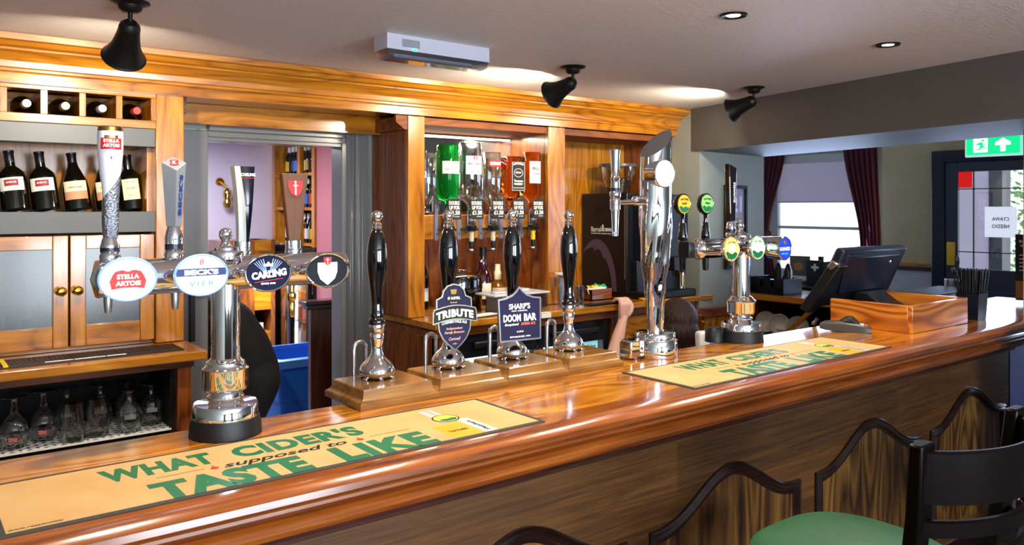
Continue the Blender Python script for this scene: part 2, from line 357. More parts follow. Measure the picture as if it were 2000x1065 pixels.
# grey door frame in the back wall
m = MB(greyp); P = [(0, 0), (0, .012), (.016, .018), (.022, .012), (.05, .012), (.056, .02), (.07, .02), (.076, .013), (.10, .016), (.112, .03), (.15, .03), (.15, 0)]
def archi(m, wdt, M, z0, z1):
    k = wdt/.15; m.at(M).prism([(x*k, -y) for x, y in P], z0, z1)
archi(m, .165, T(2.11, 4.35, 0), 0, 2.10); m.at(Matrix()).box(1.205, 1.335, 4.325, 4.35, 0, 2.05)
m.at(Matrix()).box(1.335, 2.11, 4.325, 4.35, 2.02, 2.055).box(1.335, 2.11, 4.30, 4.35, 2.05, 2.10)
m.box(1.30, 1.335, 4.33, 4.47, 0, 2.03).box(2.105, 2.135, 4.33, 4.47, 0, 2.03).box(1.335, 2.11, 4.34, 4.47, 2.0, 2.03)
struct('trim_2', m, bevel=.003)
# store room behind the doorway
struct('wall_store', MB(lilac).box(-1.6, 3.0, 7.5, 7.6, 0, 2.4), smooth=False)
struct('wall_store_side', MB(pinkp).box(2.86, 2.96, 4.47, 6.38, 0, 2.4).box(3.45, 3.55, 6.38, 7.5, 0, 2.4), smooth=False)
# room beyond the opening
m = MB(tanp); m.box(7.2, 7.5, 3.24, 3.72, 0, 2.5).box(7.2, 7.5, 2.0, 3.24, 2.12, 2.5).box(7.2, 7.5, 1.3, 2.2, 0, 2.5).box(7.2, 7.5, -3.3, -.2, 0, 2.5).box(7.2, 7.5, -.2, 1.3, 0, .95).box(7.2, 7.5, -.2, 1.3, 2.05, 2.5)
struct('wall_front_room', m, smooth=False)
m = MB(whitew); m.box(7.44, 7.6, 3.7, 5.4, 0, .95).box(7.44, 7.6, 3.7, 5.4, 2.2, 2.5).box(7.44, 7.6, 3.72, 3.92, .95, 2.2).box(7.44, 7.6, 5.08, 5.4, .95, 2.2)
struct('wall_window_recess', m, smooth=False)
struct('wall_front_room_end', MB(wallp).box(5.4, 7.6, 5.4, 5.5, 0, 2.5), smooth=False)
m = MB(white); 
for a, b_, c, d in ((3.92, 5.08, .95, 1.0), (3.92, 5.08, 2.14, 2.2), (3.92, 4.0, 1, 2.14), (5.0, 5.08, 1, 2.14), (4.0, 5.0, 1.42, 1.45)): m.box(7.47, 7.53, a, b_, c, d)
w = struct('window_1', m, bevel=.004); part('pane', MB(wpane).box(7.50, 7.503, 4.0, 5.0, 1, 2.14), w, smooth=False)
m = MB(white)
for a, b_, c, d in ((-.2, 1.3, .95, 1.0), (-.2, 1.3, 2.0, 2.05), (-.2, -.14, 1, 2), (1.24, 1.3, 1, 2)): m.box(7.32, 7.38, a, b_, c, d)
w = struct('window_4', m); part('pane', MB(wpane).box(7.35, 7.353, -.14, 1.24, 1, 2), w, smooth=False)
struct('trim_3', MB(wood('dado_oak', OAK, 'y', .35, .4)).box(7.165, 7.2, 3.24, 3.72, 1.12, 1.15).use(dark_m).box(7.18, 7.2, 3.24, 3.72, 1.085, 1.12), smooth=False)
struct('wall_dado', MB(noisy('dado_white', '#b9b3b8', '#c0babf', 4, .6, .05)).box(7.19, 7.2, 3.24, 3.72, 0, 1.085), smooth=False)
m = MB(navyp); m.box(7.14, 7.22, 3.155, 3.26, 0, 2.13).box(7.14, 7.22, 2.12, 3.155, 2.03, 2.13).box(7.14, 7.22, 2.12, 2.2, 0, 2.03)
struct('trim_4', m, bevel=.006)
d = struct('door_1', MB(pm('door_blue_grey', '#3a4150', .4)).box(7.16, 7.2, 3.05, 3.155, 0, 2.03).box(7.16, 7.2, 2.2, 2.29, 0, 2.03).box(7.16, 7.2, 2.29, 3.05, 1.945, 2.03).box(7.16, 7.2, 2.29, 3.05, 0, 1.13).box(7.15, 7.2, 2.36, 2.98, .2, .95), bevel=.004)
part('pane', MB(wpane).box(7.178, 7.181, 2.29, 3.05, 1.13, 1.945), d, smooth=False)
m = MB(black)
for y in (2.93,): m.box(7.17, 7.186, y-.004, y+.004, 1.13, 1.945)
for z in (1.27, 1.80): m.box(7.17, 7.186, 2.29, 3.05, z-.004, z+.004)
part('lead_came', m, d, smooth=False)
part('stained_glass', MB(pm('red_glass', '#c81410', .2, emit=.6)).box(7.172, 7.177, 2.94, 3.05, 1.81, 1.945), d, smooth=False, label='red corner pane')
part('notice', MB(pm('backlit_paper', '#dfe6f4', .6, emit=.5)).box(7.166, 7.170, 2.60, 2.84, 1.40, 1.65).use(black).at(frame((7.165, 2.72, 1.52), (0, 1, 0), (0, 0, 1))).text('CYAWA', 0, .03, .13, .03).text('NEEDO', 0, -.03, .13, .03), d, smooth=False, label='white notice stuck on the glass')  # glow put into the paper in place of daylight coming through it
part('push_plate', MB(brass).box(7.155, 7.16, 3.07, 3.14, 1.15, 1.35), d, bevel=.002)
# seen through the door: a plain wall with a white rendered strip across the street
tag(part('outside_building', MB(noisy('outside_wall', '#8a86a0', '#928ea8', 3, .8, .1)).box(9.2, 9.4, 3.60, 4.55, 0, 3.5).use(navyp).box(9.18, 9.4, 3.47, 3.60, 0, 3.5), None, smooth=False), 'pale rendered wall outside the glazed entrance door', 'building')

rs = random.Random(9); m = MB(pm('leaf_green', '#4f8a50', .6))
for i in range(700):
    c_ = Vector((11+rs.gauss(0, .25), 3.75+rs.gauss(0, .3), 1.55+rs.gauss(0, .45))); a_ = Vector((rs.uniform(-1, 1), rs.uniform(-1, 1), rs.uniform(-1, 1))).normalized()*.05; b_ = a_.orthogonal().normalized()*.025
    m.add([c_-a_, c_+b_, c_+a_, c_-b_], [(0, 1, 2, 3)])
t = thing('shrub', 'leafy green shrub outside, seen through the right part of the entrance door glass', 'shrub', (11, 3.75, 0), world=True)
part('foliage', m, t, smooth=False, kind='stuff'); part('stem', MB(stool_w).tube([(11, 3.75, 0), (11, 3.75, 1.6)], .04), t)

# ------------------------------------------------------------------ back bar, left of the doorway
t = thing('wine_cabinet', 'tall honey oak back-bar cabinet of wine cubbies, shelf and glazed doors beside the doorway', 'cabinet', (.3, 4.1, 1.02), world=True)
XL = -.75
part('post', MB(oakz).box(.975, 1.10, 3.92, 4.35, 1.022, 2.175), t, bevel=.004)
m = MB(oakx); m.box(XL, .975, 3.92, 4.0, 2.008, 2.045).box(XL, .975, 3.92, 4.0, 2.148, 2.175).box(XL, .975, 4.0, 4.33, 2.008, 2.02).box(XL, .975, 4.25, 4.33, 2.02, 2.17)
m.use(oakz)
for i in range(11):
    x = .968-.147*i; m.box(x-.0135, x+.0135, 3.922, 4.25, 2.045, 2.148)
part('cubby_rack', m, t, bevel=.002)
part('pelmet', MB(dgrey).box(XL, .975, 3.93, 4.03, 1.925, 2.008), t, bevel=.002, label='grey painted strip')
part('shelf', MB(dgrey).box(XL, .975, 3.925, 4.33, 1.535, 1.628), t, bevel=.002, label='grey painted shelf edge')
m = MB(oakz).box(XL, .975, 4.29, 4.33, 1.628, 2.01).box(.955, .975, 4.0, 4.29, 1.628, 1.925)
part('back_panel', m, t, smooth=False)
part('cupboard_body', MB(pm('cupboard_grey', '#5c5a56', .7)).box(XL, .975, 4.28, 4.33, 1.03, 1.535).box(.965, .975, 3.96, 4.28, 1.03, 1.535).use(oakx).box(XL, .975, 3.96, 4.33, 1.022, 1.04), t, smooth=False)
def cab_door(x0, x1, gx0, gx1, kx, gz0=1.133, gz1=1.465):
    d = part('door', MB(oakz).box(x0, gx0, 3.918, 3.945, 1.042, 1.525).box(gx1, x1, 3.918, 3.945, 1.042, 1.525).use(oakx).box(gx0, gx1, 3.92, 3.943, 1.042, gz0).box(gx0, gx1, 3.92, 3.943, gz1, 1.525), t, bevel=.003)
    part('pane', MB(door_glass).box(gx0, gx1, 3.931, 3.934, gz0, gz1), d, smooth=False)
    part('knob', MB(brass).at(T(kx, 3.918, 1.287) @ RX(PI/2)).lathe([(.001, 0), (.02, 0), (.02, .004), (.009, .008), (.009, .02), (.017, .028), (.02, .038), (.014, .047), (.001, .05)], 20), d)
cab_door(.625, .968, .687, .908, .651); cab_door(.278, .618, .34, .559, .588); cab_door(-.075, .27, -.01, .205, -.04); cab_door(-.42, -.08, -.35, -.145, -.11)

cor = [(4.35, 2.18), (3.92, 2.18), (3.915, 2.165), (3.88, 2.165), (3.88, 2.205), (3.872, 2.212), (3.872, 2.222), (3.862, 2.226), (3.858, 2.25), (3.842, 2.272), (3.82, 2.285), (3.806, 2.288), (3.806, 2.296), (3.785, 2.302), (3.77, 2.318), (3.752, 2.322), (3.75, 2.347), (4.35, 2.347)]
tag(part('cornice', MB(oakx).at(frame((0, 0, 0), (0, 1, 0), (0, 0, 1))).prism(cor, -.75, 4.545), None, ang=25), 'long moulded honey oak cornice running along the top of the back bar', 'cornice')
m = MB(oakx).box(1.10, 2.31, 4.24, 4.27, 2.075, 2.18).use(red_x).box(1.10, 1.14, 4.02, 4.24, 2.10, 2.18)
tag(part('lintel_board', m, None, bevel=.003), 'honey oak board above the grey doorway, under the cornice', 'board')

led = thing('back_worktop', 'short honey oak ledge with rubber mat in front of the wine cabinet', 'worktop', (.2, 3.9, 1.0), world=True)
part('top', MB(oakx).box(XL, 1.11, 3.6, 4.34, .98, 1.02), led, bevel=.006)
part('rail', MB(red_x).box(XL, 1.07, 3.66, 4.34, .945, .98), led, bevel=.003)
gs = thing('glass_rack', 'dark open cupboard with white mesh shelf for upturned glasses under the ledge', 'shelf', (.2, 4.0, 0), world=True)
part('post', MB(red_z).box(1.0, 1.06, 3.66, 3.74, 0, .945).use(red_x).box(1.04, 1.06, 3.74, 4.33, 0, .945), gs, bevel=.003)
part('carcass', MB(dark_in).box(XL, 1.0, 4.1, 4.14, 0, .945).box(.985, 1.0, 3.72, 4.1, .62, .945).box(XL, 1.0, 3.68, 4.1, .60, .63), gs, smooth=False)
part('plinth', MB(red_x).box(XL, 1.0, 3.67, 3.7, 0, .655), gs, bevel=.002)
m = MB(pm('white_mesh', '#f2f4f2', .4))
X0, X1, Y0, Y1 = XL, .985, 3.705, 4.09; dx = .030; dy = .021; wd_ = .0042
for sgn in (1, -1):
    k = -60
    while k < 120:
        # line y = Y0 + sgn*(x-X0-k*2*dx)*dy/dx clipped to the shelf
        xa, xb = X0+k*2*dx, X0+k*2*dx+(Y1-Y0)*dx/dy*sgn
        ya, yb = Y0, Y1
        if xa > xb: xa, xb, ya, yb = xb, xa, yb, ya
        s_ = (yb-ya)/(xb-xa)
        if xa < X0: ya += s_*(X0-xa); xa = X0
        if xb > X1: yb += s_*(X1-xb); xb = X1
        k += 1
        if xb-xa < .004: continue
        d = Vector((xb-xa, yb-ya)).normalized(); q = Vector((-d.y, d.x))*wd_
        m.add([(xa+q.x, ya+q.y, .672), (xb+q.x, yb+q.y, .672), (xb-q.x, yb-q.y, .672), (xa-q.x, ya-q.y, .672), (xa+q.x, ya+q.y, .676), (xb+q.x, yb+q.y, .676), (xb-q.x, yb-q.y, .676), (xa-q.x, ya-q.y, .676)],
              [(4, 5, 6, 7), (3, 2, 1, 0), (0, 1, 5, 4), (1, 2, 6, 5), (2, 3, 7, 6), (3, 0, 4, 7)])
m.box(XL, .985, 3.700, 3.707, .671, .678)
part('mesh_shelf', m, gs, smooth=False, label='white diamond mesh shelf')

# ------------------------------------------------------------------ back bar, right of the doorway
bb = thing('back_bar_shelving', 'honey oak back-bar surround with mirror-backed optics bay and coffee machine bay', 'shelving', (3.4, 4.1, 1.02), world=True)
part('post', MB(oakz).box(2.31, 2.42, 3.92, 3.96, 1.022, 2.165), bb, bevel=.003)
part('side_panel', MB(red_z).box(2.31, 2.335, 3.96, 4.34, 1.022, 2.165), bb, smooth=False)
part('side_panel', MB(red_z).box(2.395, 2.42, 3.96, 4.34, 1.022, 2.12), bb, smooth=False)
part('post', MB(oakz).box(3.345, 3.49, 3.92, 3.955, 1.022, 2.165), bb, bevel=.003)
part('divider', MB(red_z).box(3.345, 3.365, 3.955, 4.34, 1.022, 2.12).box(3.47, 3.49, 3.955, 4.34, 1.022, 2.12), bb, smooth=False)
part('post', MB(oakz).box(4.44, 4.535, 3.92, 3.955, 1.022, 2.165), bb, bevel=.003)
part('side_panel', MB(red_z).box(4.44, 4.46, 3.955, 4.34, 1.022, 2.12), bb, smooth=False)
part('top_panel', MB(wood('soffit_oak', ['#4c2208', '#743a10', '#854616', '#96551e'], 'x', .7, 0)).box(2.335, 4.535, 3.93, 4.34, 2.12, 2.16), bb, smooth=False)
part('back_panel', MB(oakz).box(3.49, 4.44, 4.315, 4.34, 1.022, 2.12).use(dark_in).box(3.70, 3.702, 4.314, 4.316, 1.03, 2.12).box(3.95, 3.952, 4.314, 4.316, 1.03, 2.12).box(4.2, 4.202, 4.314, 4.316, 1.03, 2.12), bb, smooth=False)
part('back_panel', MB(red_z).box(2.42, 3.345, 4.32, 4.34, 1.022, 1.62), bb, smooth=False)
part('mirror', MB(mirror).box(2.42, 3.345, 4.315, 4.335, 1.62, 2.12), bb, smooth=False)
part('light_strip', MB(pm('led_strip', '#ffe8c8', .4, emit=5)).box(2.44, 3.33, 4.302, 4.313, 2.094, 2.103), bb, smooth=False, label='glowing light strip above the mirror')
part('rail', MB(oakx).box(2.42, 3.345, 4.06, 4.09, 1.455, 1.60), bb, bevel=.003, label='oak rail that carries the optics')
part('return_board', MB(MATS['soffit_oak']).box(2.275, 2.31, 3.95, 4.24, 2.085, 2.165), bb, bevel=.003)
part('bracket', MB(MATS['soffit_oak']).box(2.235, 2.31, 3.925, 3.95, 2.125, 2.165).add([(2.235, 3.925, 2.125), (2.31, 3.925, 2.125), (2.31, 3.95, 2.125), (2.235, 3.95, 2.125), (2.29, 3.925, 2.085), (2.31, 3.925, 2.085), (2.31, 3.95, 2.085), (2.29, 3.95, 2.085)], [(0, 1, 5, 4), (1, 2, 6, 5), (2, 3, 7, 6), (3, 0, 4, 7), (4, 5, 6, 7), (0, 3, 2, 1)]), bb, smooth=False)
area('led_strip_glow', (2.88, 4.20, 2.105), (2.88, 4.15, 1.2), .85, .06, 7, (1, .86, .66))

bc = thing('back_counter', 'honey oak back counter carrying the coffee machine and bar things', 'counter', (3.5, 4.0, 1.0), world=True)
part('top', MB(oakx).box(2.33, 4.535, 3.67, 4.30, .98, 1.02).box(4.535, 4.69, 3.67, 3.686, .98, 1.02), bc, bevel=.006)
part('apron', MB(red_x).box(2.36, 4.53, 3.70, 4.30, .93, .98), bc, bevel=.003)
part('end_panel', MB(red_z).box(2.36, 2.39, 3.72, 4.34, 0, .93).box(2.36, 2.5, 3.72, 3.75, 0, .93), bc, bevel=.002)
part('partition', MB(red_z).box(3.72, 3.80, 3.72, 3.78, 0, .93).box(3.74, 3.76, 3.78, 4.30, 0, .93), bc, bevel=.002)
for x0 in (3.80, 4.10):
    d = part('door', MB(oakx).box(x0+.01, x0+.42, 3.715, 3.74, .80, .925).box(x0+.01, x0+.42, 3.715, 3.74, .1, .18).use(oakz).box(x0+.01, x0+.08, 3.715, 3.74, .18, .80).box(x0+.35, x0+.42, 3.715, 3.74, .18, .80).box(x0+.08, x0+.35, 3.725, 3.735, .18, .80), bc, bevel=.002)
    part('knob', MB(brass).at(T(x0+.38, 3.715, .72) @ RX(PI/2)).lathe([(.001, 0), (.008, 0), (.008, .015), (.016, .022), (.012, .034), (.001, .036)], 16), d)
part('end_panel', MB(red_z).box(4.51, 4.53, 3.74, 4.30, 0, .93), bc, bevel=.002)

# low door with a brass latch at the end of the back counter
t = thing('cupboard_door', 'low oak cupboard door with brass latch standing open past the back counter end', 'door', (4.7, 3.6, 0), world=True)
part('frame', MB(red_x).box(4.40, 4.95, 3.58, 3.62, .875, .945).box(4.40, 4.95, 3.58, 3.62, 0, .1).use(red_z).box(4.40, 4.46, 3.58, 3.62, .1, .875).box(4.89, 4.95, 3.58, 3.62, .1, .875), t, bevel=.004)
part('panel', MB(oakz).box(4.46, 4.89, 3.593, 3.608, .1, .875), t, smooth=False)
part('latch', MB(brass).box(4.415, 4.445, 3.555, 3.58, .80, .90).at(T(4.43, 3.55, .85)).lathe([(.001, -.012), (.01, -.012), (.012, 0), (.01, .012), (.001, .012)], 12), t)

# ------------------------------------------------------------------ under-counter fridge
f = thing('bottle_fridge', 'black glass-door bottle fridge lit from inside under the back counter', 'fridge', (3.1, 3.95, 0), world=True)
part('casing', MB(blackp).box(2.51, 3.71, 3.78, 4.28, .80, .925).box(2.51, 2.54, 3.78, 4.28, .06, .80).box(3.68, 3.71, 3.78, 4.28, .06, .80).box(2.51, 3.71, 4.25, 4.28, .06, .80).box(2.51, 3.71, 3.78, 4.28, 0, .06), f, bevel=.004)
for x0 in (2.52, 3.115):
    d = part('door', MB(blackp).box(x0, x0+.585, 3.74, 3.775, .79, .92).box(x0, x0+.585, 3.74, 3.775, .05, .12).box(x0, x0+.04, 3.74, 3.775, .12, .79).box(x0+.545, x0+.585, 3.74, 3.775, .12, .79), f, bevel=.004)
    part('pane', MB(thin).box(x0+.04, x0+.545, 3.755, 3.758, .12, .79), d, smooth=False)
    part('handle', MB(blackp).box(x0+.1, x0+.48, 3.705, 3.74, .845, .885), d, bevel=.01)
    part('lock', MB(chrome).at(T(x0+.29, 3.74, .815) @ RX(PI/2)).lathe([(.001, 0), (.014, 0), (.013, .01), (.001, .012)], 20), d)
m = MB(pm('fridge_light', '#bff4ee', .4, emit=3)).box(2.56, 3.66, 3.80, 3.815, .765, .785)
part('lamp', m, f, smooth=False)
part('shelf', MB(steel).box(2.55, 3.67, 3.84, 4.24, .60, .606), f, smooth=False)
part('sticker', MB(pm('sticker_cyan', '#9fe0ee', .4, emit=.35)).box(3.50, 3.62, 3.752, 3.7545, .70, .79).use(navi).at(frame((3.56, 3.7515, .755), (1, 0, 0), (0, 0, 1))).text('rhino', 0, 0, .085, .03, bold=.03), f, smooth=False, label='pale blue sticker lettered rhino')
area('fridge_light_glow', (3.1, 3.83, .76), (3.1, 4.1, .5), 1.0, .03, 13, (.7, 1, .97))

# ------------------------------------------------------------------ bar counter
bar = thing('bar_counter', 'long glossy oak bar counter with rounded nosing and arched dark front panels', 'bar counter', (2.5, 1.85, 0), world=True)
part('top', MB(topx).box(-1.4, 5.45, 1.575, 2.09, 1.045, 1.09), bar, bevel=.003)
prof = [(1.58, 1.0905), (1.556, 1.0895), (1.538, 1.084), (1.526, 1.073), (1.524, 1.060), (1.532, 1.049), (1.546, 1.044), (1.565, 1.043), (1.575, 1.034), (1.572, 1.026), (1.556, 1.022), (1.546, 1.012), (1.545, .998), (1.553, .985), (1.568, .978), (1.64, .978), (1.64, 1.0905)]
part('nosing', MB(nose).at(frame((0, 0, 0), (0, 1, 0), (0, 0, 1))).prism(prof, -1.4, 5.44), bar, ang=30)
prof = [(1.70, .978), (1.575, .978), (1.590, .974), (1.602, .966), (1.603, .957), (1.615, .950), (1.632, .948), (1.640, .940), (1.640, .930), (1.70, .930)]
part('under_moulding', MB(wood('under_mould', ['#1c0a05', '#32130a', '#3e1a0e', '#4c2414'], 'x', .3, .6, fig=.1)).at(frame((0, 0, 0), (0, 1, 0), (0, 0, 1))).prism(prof, -1.4, 4.5), bar, ang=30)
part('front_panel', MB(front_x).box(-1.4, 4.50, 1.665, 1.70, .12, .94), bar, smooth=False)
part('plinth', MB(dark_m).box(-1.4, 4.50, 1.66, 1.70, 0, .12), bar, bevel=.003)
part('end_panel', MB(purple).box(4.50, 5.40, 1.86, 1.90, 0, 1.0).use(stool_w).box(4.485, 4.50, 1.665, 2.0, 0, .94), bar, smooth=False, label='painted lilac panel under the far end')
part('rear_panel', MB(red_x).box(-1.4, 5.4, 2.0, 2.03, 0, 1.045), bar, smooth=False)
def arch_path(x0, x1, z0=.16, zs=.662, zp=.80, n=28, inset=0):
    pts = [(x0+inset, z0+inset), (x0+inset, zs-inset)]
    for i in range(n+1):
        u = i/n; x = x0+.035+(x1-x0-.07)*u; s = (.5-.5*math.cos(2*PI*u))**1.15
        pts.append((x0+inset+.02+(x1-x0-.04-2*inset)*u, zs-inset+(zp-zs)*s))
    pts += [(x1-inset, zs-inset), (x1-inset, z0+inset)]
    return pts
mprof = [(0, -.002), (0, .010), (-.006, .017), (-.012, .013), (-.018, .02), (-.028, .018), (-.034, .008), (-.044, .005), (-.044, -.002)]
for x0, x1 in ((-.88, -.07), (.03, .82), (.93, 1.72), (1.82, 2.615), (2.72, 3.53), (3.63, 4.42)):
    M = frame((0, 1.665, 0), (1, 0, 0), (0, 0, 1))
    pa = arch_path(x0, x1)
    p = part('arched_panel', MB(front_z).at(M).prism(arch_path(x0, x1, inset=.03)[::-1], 0, .004), bar, smooth=False)
    part('moulding', MB(dark_m).at(M).sweep([(q, h) for q, h in mprof], pa, loop=False), p, ang=30)

# ------------------------------------------------------------------ bar runners
def runner(x0, label):
    t = thing('bar_runner', label, 'bar mat', (x0, 1.593, 1.0905), 'bar runners on the counter')
    part('border', MB(pm('mat_edge', '#3a3a34', .7)).box(0, 1.205, 0, .312, 0, .0028), t, bevel=.001)
    part('face', MB(noisy('mat_tan', '#c79c64', '#d0a974', 7, .6, .02, spec=.25)).box(.014, 1.191, .012, .30, .0028, .0032), t, smooth=False)
    m = MB(pm('mat_green', '#0f6a44', .45)); Z = .0033
    m.text('WHAT', .352-.04, .222, .225, .088, Z, .0003, bold=.05, sp=1.08).text("CIDER'S", .666-.04, .222, .315, .088, Z, .0003, bold=.05, sp=1.08)
    m.text('TASTE', .43-.01, .065, .315, .112, Z, .0003, bold=.055, sp=1.05).text('LIKE', .76+.01, .065, .245, .112, Z, .0003, bold=.055, sp=1.1)
    m.use(black).text('supposed to', .567, .142, .29, .042, Z, .0003, bold=.02, shear=.35)
    m.box(.29, .385, .150, .1515, Z, Z+.0003).box(.775, .885, .150, .1515, Z, Z+.0003)
    m.text('drink responsibly', .06, .022, .085, .008, Z, .0003)
    m.use(redi)
    for cx in (.405, .747): m.ellipse(.009, .008, Z, Z+.0003, cx, .144, 14).box(cx-.0015, cx+.0015, .15, .162, Z, Z+.0003)
    m.use(pm('mat_amber', '#e4a41c', .4)).prism([(.935, .012), (1.02, .012), (1.02, .128), (.935, .122)], Z, Z+.0002)
    m.use(black).at(frame((.978, .06, 0), (0, -1, 0), (1, 0, 0)) if False else Matrix()).text('THATCHERS', .977, .066, .055, .014, Z+.0002, .0003, bold=.02)
    m.use(pm('mat_silver', '#b9bcc2', .35)).prism([(1.024, .012), (1.062, .012), (1.062, .15), (1.03, .16), (1.024, .14)], Z, Z+.0002).box(.985, 1.006, .205, .275, Z, Z+.0002).box(1.012, 1.026, .205, .275, Z, Z+.0002)
    m.use(black).at(frame((1.043, .075, Z), (0, 1, 0), (-1, 0, 0))).text('Thatchers', 0, 0, .1, .012, .0002, .0003, shear=.3).at(Matrix())
    m.use(black).ellipse(.037, .036, Z+.0001, Z+.0004, 1.012, .178, 30).use(pm('mat_lime', '#c8cc4a', .4)).ellipse(.033, .032, Z+.0002, Z+.0006, 1.012, .178, 30)
    m.use(green).prism([(.985, .166), (1.0, .174), (1.012, .17), (1.03, .176), (1.04, .168), (1.03, .153), (1.0, .152)], Z+.0003, Z+.0008)
    part('print', m, t, smooth=False, label="print reading What Cider's supposed to Taste Like")
runner(.145, 'tan cider slogan bar runner at the near left end of the counter'); runner(1.95, 'tan cider slogan bar runner in front of the two chrome towers on the right')

# ------------------------------------------------------------------ helpers for badges and tap handles
def badge(name, c, a, b, parent, face, draw, rim=chrome, tilt=0, depth=.03, label=None, rw=.004):
    M = frame(c, (1, 0, 0), (0, math.sin(tilt), math.cos(tilt)))
    m = MB(face).at(M).ellipse(a, b, -.004, 0)
    draw(m)
    p = part(name, m, parent, smooth=False, label=label)
    m = MB(rim).at(M); n = 48
    rg = lambda q, h: [((a+q)*math.cos(2*PI*i/n), (b+q)*math.sin(2*PI*i/n), h) for i in range(n)]
    m.loft([rg(rw, -.004), rg(rw, .0), rg(rw*.4, .003), rg(-.001, .001)], cap=False)
    m.use(chrome).loft([rg(-.012, -depth), rg(rw-.004, -depth+.010), rg(rw, -.004)], cap=False); m.ellipse(a-.012, b-.012, -depth, -depth+.002)
    part('rim', m, p)
    return p
def tap_base(parent, x, y, z, h=.06, k=1):
    m = MB(chrome).at(T(x, y, z)).lathe([(.001, 0), (.021*k, 0), (.023*k, .012), (.019*k, .02), (.022*k, .024)], 24)
    m.use(navyp).lathe([(.0205*k, .024), (.0205*k, .037)], 24).use(chrome).lathe([(.021*k, .037), (.021*k, h-.025), (.0165*k, h-.006), (.014*k, h)], 24)
    return part('tap_collar', m, parent)
def spout(parent, x, y, z0, z1, mat=steel):
    return part('spout', MB(mat).at(T(x, y, 0)).lathe([(.0105, z0), (.0095, z0-.02), (.0085, z1+.01), (.0065, z1)], 18), parent)

# ------------------------------------------------------------------ four-tap lager tower
lt = thing('beer_tower', 'large chrome T-shaped lager tower with four oval lit badges, nearest on the counter', 'beer tap', (.66, 2.0, 1.09), world=True)
cx, cy = .660, 2.0
part('base', MB(blackr).at(T(cx, cy, 0)).lathe([(.001, 1.0905), (.086, 1.0905), (.084, 1.118), (.080, 1.134), (.001, 1.134)], 56), lt, label='black rubber foot')
part('base_ring', MB(chrome).at(T(cx, cy, 0)).lathe([(.001, 1.132), (.077, 1.132), (.077, 1.164), (.074, 1.168), (.044, 1.166), (.040, 1.172), (.044, 1.178), (.044, 1.184), (.038, 1.188), (.042, 1.194), (.047, 1.198), (.052, 1.202), (.054, 1.208), (.054, 1.248), (.055, 1.252), (.050, 1.256), (.047, 1.262), (.046, 1.268), (.040, 1.272), (.036, 1.278)], 56), lt)
part('column', MB(chrome).at(T(cx, cy, 0)).lathe([(.0345, 1.274), (.0345, 1.46)], 48), lt)
m = MB(chrome).at(frame((.385, cy, 1.487), (0, 1, 0), (0, 0, 1)))
cb = [(.0, 0), (.036, 0), (.043, .006), (.0425, .012), (.0425, .57), (.040, .578), (.001, .582)]
part('crossbar', MB(chrome).at(frame((.37, cy, 1.487), (0, 1, 0), (0, 0, 1))).lathe([(.001, -.012), (.030, -.004), (.042, .0), (.0435, .006), (.042, .012), (.042, .598), (.038, .606), (.001, .608)], 48), lt, label='chrome horizontal crossbar')
part('finial', MB(chrome).at(T(cx, cy, 0)).lathe([(.030, 1.49), (.040, 1.508), (.0425, 1.516), (.0425, 1.538), (.041, 1.541), (.030, 1.543), (.029, 1.549), (.016, 1.552), (.013, 1.558), (.009, 1.563), (.0095, 1.567), (.0135, 1.571), (.0165, 1.580), (.0155, 1.589), (.011, 1.595), (.001, 1.598)], 36, flute=.0), lt, label='chrome cap with ball finial')
def arms(x, z=1.487, y=1.945):
    return part('badge_arm', MB(chrome).tube([(x+.06, cy-.032, z), (x+.05, y+.012, z), (x+.02, y+.008, z)], .008), lt)
def d_stella(m):
    m.use(redi).prism([(-.034, -.022), (-.038, -.004), (-.032, .010), (-.026, .018), (-.012, .021), (0, .017), (.012, .021), (.026, .018), (.032, .010), (.038, -.004), (.034, -.022), (.014, -.019), (-.014, -.019)], 0, .0006)
    m.use(goldm).prism([(-.012, .022), (0, .019), (.012, .022), (.008, .030), (0, .027), (-.008, .030)], 0, .0006).prism([(-.040, -.024), (-.036, -.022), (-.040, 0), (-.044, -.006)], 0, .0006).prism([(.040, -.024), (.044, -.006), (.040, 0), (.036, -.022)], 0, .0006).box(-.03, .03, -.0235, -.021, 0, .0006)
    m.use(wht).text('STELLA', 0, .006, .046, .011, .0006, bold=.05).text('ARTOIS', 0, -.009, .052, .011, .0006, bold=.05)
def d_becks(m):
    m.use(navi).box(-.057, .057, -.002, .016, 0, .0004).box(-.056, .056, .0185, .0195, 0, .0004).box(-.057, .057, -.0055, -.0045, 0, .0004)
    m.use(wht).text("BECK'S", 0, .007, .078, .013, .0004, bold=.06)
    m.use(teal).text('VIER', 0, -.020, .056, .012, 0, bold=.01, sp=1.5)
    m.use(redi).text('B', 0, .031, .010, .013, 0, shear=.2)
def d_carling(m):
    m.use(pm('carling_ray', '#8aa4e8', .4, emit=.6))
    for i in range(-6, 7):
        if abs(i) < 2: continue
        a = i*.13; m.prism([(.012*math.sin(a)-.0006, .000), (.012*math.sin(a)+.0006, .000), (.042*math.sin(a)*1.2+.001, .036*math.cos(a)), (.042*math.sin(a)*1.2-.001, .036*math.cos(a))], 0, .0003)
    T0 = m.T; m.at(T0 @ RZ(.10)).use(lit).text('CARLING', .002, -.003, .088, .018, .0004, bold=.045).use(redi).box(-.036, .036, -.0195, -.018, 0, .0006).at(T0).use(lit)
    m.prism([(-.010, .016), (.010, .016), (.012, .024), (.006, .021), (0, .028), (-.006, .021), (-.012, .024)], 0, .0006)
    m.use(lit).text('SINCE 1840', 0, -.026, .036, .004, 0)
